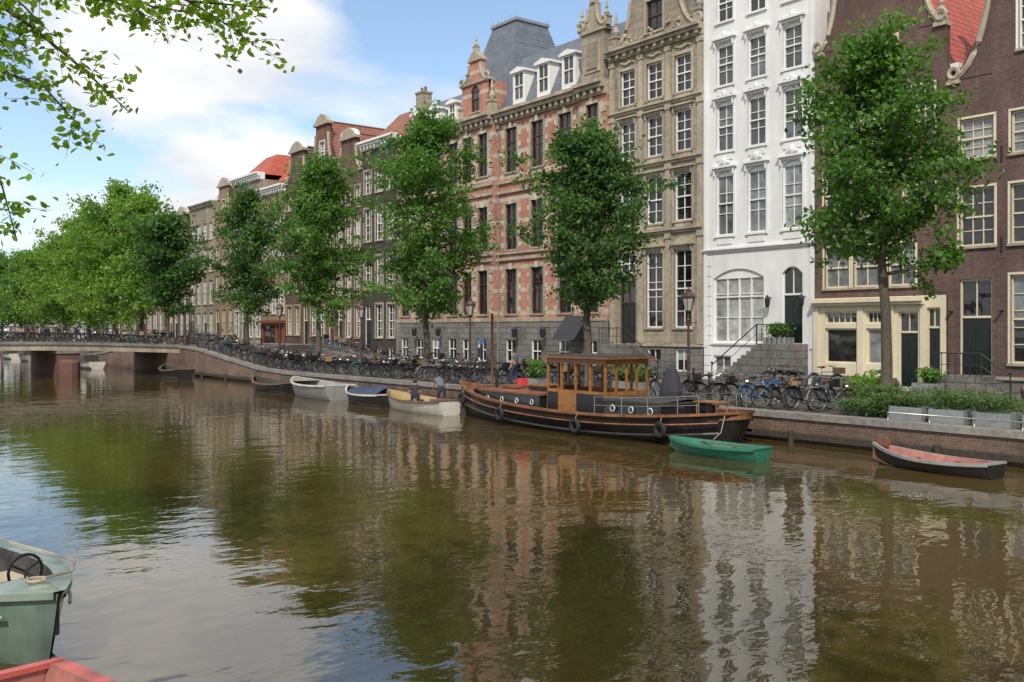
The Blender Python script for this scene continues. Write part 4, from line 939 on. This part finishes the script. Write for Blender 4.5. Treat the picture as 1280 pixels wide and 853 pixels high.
m=MB(); W,F=hull(m,3.4,1.5,.42,.6,.46,.15,stern=.78,ins=.1,rim=.05); thwarts(m,3.4,W,F,(.1,.4,.7),1)
place('red_rowboat',m,['hull_red','hull_red','hull_pink','rope'],-7.75,1.7,8)

# --- converted tug
m=MB(); mats=['hull_black','hull_orange','deck_wood','hull_black','deck_orange','varnish','glass','white_paint','rubber','rust','black_paint','interior_dark','cloth_dark','chrome','rope','flower_red']
L=15.0; B=3.9
W,F=hull(m,L,B,.75,1.3,1.05,.5,stern=.42,rake=.5,ins=.1,deck=.22,p=3.0,NN=36,K=9,rim=.04,rstern=True)
for dzz,mt,r in ((-.28,1,.028),(-.6,0,.05)):
    m.cur=mt
    for sd in (1,-1): m.tube([(-L/2+L*s/40,sd*(W(s/40)*(.985 if dzz>-.4 else .93)+.03),F(s/40)+dzz) for s in range(1,39)],r,6)
def cabin(x0,x1,hw,z0,z1,side,top,ins=.08):
    m.cur=side
    p=[(x0,-hw),(x1,-hw*.92),(x1,hw*.92),(x0,hw)]; q=[(x0+ins,-hw+ins),(x1-ins,-hw*.92+ins),(x1-ins,hw*.92-ins),(x0+ins,hw-ins)]
    for i in range(4): j=(i+1)%4; m.face([(*p[i],z0),(*p[j],z0),(*q[j],z1),(*q[i],z1)])
    m.cur=top
    m.box(x0-.0,x1+.0,-hw*.95,hw*.95,z1,z1+.06); m.face([(x0,-hw*.95,z1+.062),(x1,-hw*.95,z1+.062),(x1,0,z1+.14),(x0,0,z1+.14)]); m.face([(x0,0,z1+.14),(x1,0,z1+.14),(x1,hw*.95,z1+.062),(x0,hw*.95,z1+.062)])
cabin(.75,4.6,1.25,.5,1.12,10,4); cabin(-5.2,-2.5,1.25,.5,1.15,10,11)
for sd in (-1,1):
    for k in range(3):
        x=-4.7+k*.85; m.cur=7; m.ring((x,sd*1.2,.93),.1,.018,'y',14,5); m.cur=6; m.face([(x+.09*math.cos(a*math.pi/4),sd*1.215,.93+.09*math.sin(a*math.pi/4)) for a in range(8)])
    for k in range(4):
        x=1.2+k*.9; m.cur=7; m.ring((x,sd*1.225,.88),.085,.014,'y',14,5)
m.cur=4; m.box(2.9,4.0,-.55,.55,1.26,1.36); m.cur=10; m.box(1.1,2.3,-.5,.5,1.26,1.4); m.cur=5; m.box(1.05,2.35,-.55,.55,1.4,1.44)
x0,x1,hw,z0,z1=-2.45,.6,1.0,.5,2.5; zb=1.4
m.cur=5; m.box(x0,x1,-hw,-hw+.06,z0,zb); m.box(x0,x1,hw-.06,hw,z0,zb); m.box(x0,x0+.06,-hw+.06,hw-.06,z0,zb); m.box(x1-.06,x1,-hw+.06,hw-.06,z0,zb)
m.box(x0,x1,-hw-.003,-hw+.06,z1-.18,z1); m.box(x0,x1,hw-.06,hw+.003,z1-.18,z1); m.box(x0-.003,x0+.06,-hw+.06,hw-.06,z1-.18,z1); m.box(x1-.06,x1+.003,-hw+.06,hw-.06,z1-.18,z1)
for k in range(5):
    x=x0+(x1-x0-.08)*k/4
    for y in (-hw-.006,hw-.064): m.box(x,x+.08,y,y+.07,zb,z1-.18)
for k in range(1,4):
    y=-hw+(2*hw-.07)*k/4
    for x in (x0-.006,x1-.064): m.box(x,x+.07,y,y+.07,zb,z1-.18)
m.cur=10; m.box(x0+.05,-1.0,-hw-.02,-hw-.004,.6,1.3); m.box(.0,x1-.05,-hw-.02,-hw-.004,.6,1.3); m.box(x0+.05,-1.0,hw+.004,hw+.02,.6,1.3); m.box(.0,x1-.05,hw+.004,hw+.02,.6,1.3)
m.cur=4; m.box(x0-.2,x1+.22,-hw-.18,hw+.18,z1,z1+.06); m.cur=11; m.box(x0-.05,x1+.05,-hw+.1,hw-.1,z1+.06,z1+.11)
m.cur=5; m.box(x0+.1,x0+.5,-hw+.1,hw-.1,z0,1.25); m.cur=9; m.ring((.2,0,1.55),.28,.02,'x',16,5); m.tube([(.2,0,1.55),(.45,0,1.4)],.03,5); m.box(.4,.52,-.4,.4,.6,1.5)
m.cur=10
for s in (-5.6,5.6,6.3):
    for sd in (-1,1): m.lathe((s,sd*(.8 if s<0 else .55),.55),[(.09,0),(.08,.45),(.13,.5),(.13,.56),(.001,.58)],8)
m.cur=9; m.box(5.3,5.9,-.3,.3,.8,1.25); m.tube([(5.6,-.45,1.1),(5.6,.45,1.1)],.13,8)
m.cur=13
for sd in (-1,1):
    pts=[(x,sd*(W((x+L/2)/L)-.12),F((x+L/2)/L)+.55) for x in (-6.6,-6,-5,-4,-2.8)]
    m.tube(pts,.014,5); m.tube([(p[0],p[1],p[2]-.27) for p in pts],.01,5)
    for p in pts: m.tube([(p[0],p[1],p[2]-.6),p],.014,5)
m.cur=8
for x,sd in ((-5.6,-1),(-2.1,-1),(1.2,-1),(4.3,-1),(6.4,-1),(-5.6,1),(-2.1,1),(2.2,1),(6.1,1)):
    s=(x+L/2)/L; m.ring((x,sd*(W(s)+.1),F(s)-.42),.18,.075,'y',14,6); m.cur=14; m.tube([(x,sd*(W(s)+.08),F(s)-.2),(x,sd*(W(s)-.02),F(s)+.04)],.012,4); m.cur=8
m.cur=12; m.lathe((-4.3,-.2,1.25),[(.4,0),(.43,.25),(.33,.6),(.2,.95),(.05,1.1),(.001,1.12)],9,1,.8); m.tube([(-3.9,-.6,1.2),(-3.7,-.6,2.1)],[.09,.12],7)
m.cur=5; m.box(-6.4,-5.4,-.6,.0,1.22,1.26)
for x in(-6.3,-5.5):
    for y in(-.55,-.05): m.tube([(x,y,.85),(x,y,1.22)],.025,4)
m.cur=15; m.box(3.2,3.5,-.2,.1,1.36,1.6)
m.cur=10; m.tube([(4.3,.5,1.2),(4.3,.5,1.75)],.06,8); m.tube([(-.2,.2,2.6),(-.2,.2,3.1)],.015,5)
m.cur=14; m.tube([(-L/2+.3,.6,1.05),(-L/2+.05,1.1,.5),(-L/2-.1,1.6,.35)],.012,4)
place('converted_tugboat',m,mats,-25.9,22.9,180)

# ------------------------------------------------------------ people
def person(name,J,loc,rz,top,bottom,face):
    """skin-modifier body from posed joints, applied to a mesh"""
    names=['pelvis','waist','chest','neck','headb','shL','elL','wrL','haL','shR','elR','wrR','haR','hipL','knL','anL','toL','hipR','knR','anR','toR']
    rad=dict(pelvis=.15,waist=.13,chest=.155,neck=.06,headb=.06,shL=.072,elL=.045,wrL=.03,haL=.035,shR=.072,elR=.045,wrR=.03,haR=.035,hipL=.095,knL=.062,anL=.042,toL=.035,hipR=.095,knR=.062,anR=.042,toR=.035)
    ed=[('pelvis','waist'),('waist','chest'),('chest','neck'),('neck','headb'),('chest','shL'),('shL','elL'),('elL','wrL'),('wrL','haL'),('chest','shR'),('shR','elR'),('elR','wrR'),('wrR','haR'),('pelvis','hipL'),('hipL','knL'),('knL','anL'),('anL','toL'),('pelvis','hipR'),('hipR','knR'),('knR','anR'),('anR','toR')]
    me=bpy.data.meshes.new('body'); me.from_pydata([J[n] for n in names],[(names.index(a),names.index(b)) for a,b in ed],[])
    tmp=bpy.data.objects.new('tmp_body',me); scene.collection.objects.link(tmp)
    tmp.modifiers.new('Skin','SKIN')
    for i,n in enumerate(names):
        v=me.skin_vertices[0].data[i]; v.radius=(rad[n],rad[n]*(.75 if n in('pelvis','waist','chest') else 1)); v.use_root=(n=='pelvis')
    ss=tmp.modifiers.new('S','SUBSURF'); ss.levels=1; ss.render_levels=1
    dg=bpy.context.evaluated_depsgraph_get(); dg.update(); ev=bpy.data.meshes.new_from_object(tmp.evaluated_get(dg))
    bpy.data.objects.remove(tmp)
    for k in (top,bottom,'skin','rubber'): ev.materials.append(M[k])
    segs=[(Vector(J[a]),Vector(J[b]),a,b) for a,b in ed]
    for p in ev.polygons:
        c=p.center; best=None
        for a,b,na,nb in segs:
            d=b-a; t=max(0,min(1,(c-a).dot(d)/max(1e-6,d.length_squared))); q=(c-(a+d*t)).length
            if best is None or q<best[0]: best=(q,na,nb,t)
        _,na,nb,t=best; mi=0
        if nb in('hipL','hipR','knL','knR','anL','anR') or (na=='pelvis' and t<.3): mi=1
        if nb in('toL','toR'): mi=3
        if nb in('haL','haR','wrL','wrR') or na=='neck': mi=2
        if nb in('elL','elR') and t>.55: mi=2
        p.material_index=mi; p.use_smooth=True
    e=bpy.data.objects.new(name,None); scene.collection.objects.link(e); e.location=loc
    o=bpy.data.objects.new('body',ev); scene.collection.objects.link(o); o.parent=e
    m=MB(); h=Vector(J['head']); f=Vector(face).normalized(); upv=(h-Vector(J['neck'])).normalized(); upv=(upv*.4+Vector((0,0,1))).normalized(); f=(f-upv*f.dot(upv)).normalized(); r=upv.cross(f)
    def P(a,b,c): return h+f*a+r*b+upv*c
    def ell(c,ra,rb,rc,cur,n=10,k=8,cut=None):
        m.cur=cur
        for i in range(k):
            for j in range(n):
                def q(i,j):
                    th=math.pi*i/k;ph=2*math.pi*j/n; return P(c[0]+ra*math.sin(th)*math.cos(ph),c[1]+rb*math.sin(th)*math.sin(ph),c[2]+rc*math.cos(th))
                pts=[q(i,j),q(i+1,j),q(i+1,j+1),q(i,j+1)]
                if cut and not cut(sum(pts,Vector())/4): continue
                m.face(pts)
    ell((0,0,0),.095,.077,.118,0); ell((.035,0,-.07),.05,.05,.045,0)
    ell((.1,0,-.02),.018,.014,.028,0,6,5); ell((0,.078,-.01),.02,.012,.032,0,6,5); ell((0,-.078,-.01),.02,.012,.032,0,6,5)
    ell((.084,.03,.01),.014,.014,.01,2,6,4); ell((.084,-.03,.01),.014,.014,.01,2,6,4); ell((.088,0,-.06),.01,.024,.007,3,6,4)
    ell((-.014,0,.02),.105,.088,.12,1,12,10,cut=lambda p:(p-h).dot(f)<.045 or (p-h).dot(upv)>.075)
    m.cur=0
    for s,wr,ha,el in (('L','wrL','haL','elL'),('R','wrR','haR','elR')):
        a=Vector(J[ha]); d=(a-Vector(J[wr])).normalized(); sd=d.cross(Vector((0,0,1)));
        if sd.length<.1: sd=Vector((0,1,0))
        sd.normalize(); nn=d.cross(sd)
        for k,ln in enumerate((.075,.085,.08,.065)):
            b=a+sd*(k-1.5)*.019; m.tube([b,b+d*ln*.5,b+d*ln*.8+nn*.02,b+d*ln*.9+nn*.045],[.0095,.009,.0085,.006],5)
        b=a-d*.03-sd*.03; m.tube([b,b-sd*.025+d*.025,b-sd*.03+d*.055+nn*.015],[.011,.01,.007],5)
    hd=bpy.data.objects.new('head_and_hands',m.mesh('head',[M['skin'],M['hair'],M['black_paint'],M['hull_pink']],True)); scene.collection.objects.link(hd); hd.parent=e
    e.rotation_euler=(0,0,math.radians(rz)); return e
sit=dict(pelvis=(0,0,.1),waist=(.02,0,.26),chest=(.05,0,.45),neck=(.08,0,.6),headb=(.1,0,.66),head=(.13,0,.74),shL=(.05,.17,.52),elL=(.12,.24,.27),wrL=(.34,.18,.18),haL=(.41,.16,.17),shR=(.05,-.17,.52),elR=(.1,-.25,.26),wrR=(.33,-.2,.2),haR=(.4,-.19,.18),hipL=(.04,.1,.08),knL=(.45,.13,.12),anL=(.5,.12,-.3),toL=(.63,.13,-.33),hipR=(.04,-.1,.08),knR=(.44,-.14,.12),anR=(.4,-.13,-.3),toR=(.53,-.14,-.33))
person('seated_person',sit,(-35.6,22.0,.5),150,'cloth_dark','cloth_navy',(1,0,-.25))
lean=dict(pelvis=(0,0,.92),waist=(.1,0,1.06),chest=(.27,0,1.22),neck=(.42,0,1.32),headb=(.47,0,1.35),head=(.54,0,1.4),shL=(.3,.18,1.27),elL=(.42,.22,1.0),wrL=(.58,.18,.8),haL=(.64,.17,.74),shR=(.3,-.18,1.27),elR=(.4,-.24,.99),wrR=(.6,-.2,.84),haR=(.66,-.19,.78),hipL=(0,.1,.9),knL=(.1,.13,.48),anL=(-.02,.13,.08),toL=(.12,.14,.03),hipR=(0,-.1,.9),knR=(-.02,-.13,.48),anR=(-.22,-.13,.1),toR=(-.08,-.14,.03))
person('leaning_person',lean,(-33.5,22.0,.14),165,'cloth_grey','cloth_dark',(1,0,-.5))
stand=dict(pelvis=(0,0,.92),waist=(0,0,1.08),chest=(.01,0,1.3),neck=(.02,0,1.46),headb=(.03,0,1.53),head=(.04,0,1.62),shL=(0,.18,1.4),elL=(-.02,.23,1.12),wrL=(.1,.22,.88),haL=(.14,.21,.82),shR=(0,-.18,1.4),elR=(-.03,-.23,1.12),wrR=(.05,-.23,.86),haR=(.08,-.22,.79),hipL=(0,.1,.9),knL=(.12,.11,.5),anL=(.14,.11,.09),toL=(.28,.12,.04),hipR=(0,-.1,.9),knR=(0,-.11,.49),anR=(-.14,-.11,.1),toR=(0,-.12,.04))
person('pedestrian',stand,(-34.5,26.6,.9),200,'cloth_grey','cloth_navy',(1,0,0))

# ------------------------------------------------------------ sky, sun, camera
S=Vector((.62,-.62,.92)).normalized(); el=math.asin(S.z); az=math.atan2(S.x,S.y)
w=bpy.data.worlds.new('World'); scene.world=w; w.use_nodes=True; nt=w.node_tree; bg=nt.nodes['Background']
sky=nt.nodes.new('ShaderNodeTexSky'); sky.sky_type='NISHITA'; sky.sun_disc=False; sky.sun_elevation=el; sky.sun_rotation=az; sky.air_density=1.0; sky.dust_density=.8
tc=nt.nodes.new('ShaderNodeTexCoord'); sp=nt.nodes.new('ShaderNodeSeparateXYZ'); nt.links.new(tc.outputs['Generated'],sp.inputs[0])
def mth(o,a,b):
    n=nt.nodes.new('ShaderNodeMath'); n.operation=o
    for i,v in enumerate((a,b)):
        if isinstance(v,(int,float)): n.inputs[i].default_value=v
        else: nt.links.new(v,n.inputs[i])
    return n.outputs[0]
den=mth('ADD',mth('MAXIMUM',sp.outputs['Z'],0),.22)
cb=nt.nodes.new('ShaderNodeCombineXYZ'); nt.links.new(mth('DIVIDE',sp.outputs['X'],den),cb.inputs[0]); nt.links.new(mth('DIVIDE',sp.outputs['Y'],den),cb.inputs[1]); cb.inputs[2].default_value=1.7
nz=nt.nodes.new('ShaderNodeTexNoise'); nz.inputs['Scale'].default_value=1.15; nz.inputs['Detail'].default_value=8; nz.inputs['Roughness'].default_value=.5; nz.inputs['Distortion'].default_value=.25
nt.links.new(cb.outputs[0],nz.inputs['Vector'])
mr=nt.nodes.new('ShaderNodeMapRange'); mr.inputs['From Min'].default_value=.42; mr.inputs['From Max'].default_value=.51; mr.inputs['To Min'].default_value=.05; nt.links.new(nz.outputs['Fac'],mr.inputs['Value'])
n2=nt.nodes.new('ShaderNodeTexNoise'); n2.inputs['Scale'].default_value=2.6; n2.inputs['Detail'].default_value=5; nt.links.new(cb.outputs[0],n2.inputs['Vector'])
cr=nt.nodes.new('ShaderNodeValToRGB'); cr.color_ramp.elements[0].position=.35; cr.color_ramp.elements[0].color=(6.5,6.7,7.1,1); cr.color_ramp.elements[1].position=.55; cr.color_ramp.elements[1].color=(8.2,8.2,8.2,1)
nt.links.new(n2.outputs['Fac'],cr.inputs[0])
scl=nt.nodes.new('ShaderNodeVectorMath'); scl.operation='MULTIPLY'; nt.links.new(sky.outputs[0],scl.inputs[0]); scl.inputs[1].default_value=(1.35,1.4,1.42)
mx=nt.nodes.new('ShaderNodeMix'); mx.data_type='RGBA'; nt.links.new(mr.outputs[0],mx.inputs['Factor']); nt.links.new(scl.outputs[0],mx.inputs[6]); nt.links.new(cr.outputs[0],mx.inputs[7])
nt.links.new(mx.outputs[2],bg.inputs['Color']); bg.inputs['Strength'].default_value=.13
sd=bpy.data.lights.new('sun','SUN'); sd.energy=3.7; sd.angle=math.radians(.6); sd.color=(1,.95,.86); so=bpy.data.objects.new('sun',sd); scene.collection.objects.link(so); so.rotation_euler=(-S).to_track_quat('-Z','Y').to_euler(); so.location=(20,-20,40)
cd=bpy.data.cameras.new('camera'); co=bpy.data.objects.new('camera',cd); scene.collection.objects.link(co); cd.sensor_width=36; cd.lens=33.75; cd.shift_y=-.0113; cd.clip_end=4000; cd.clip_start=.1
co.location=(0,0,3.5); co.rotation_euler=(math.radians(90),0,math.radians(52.52)); scene.camera=co
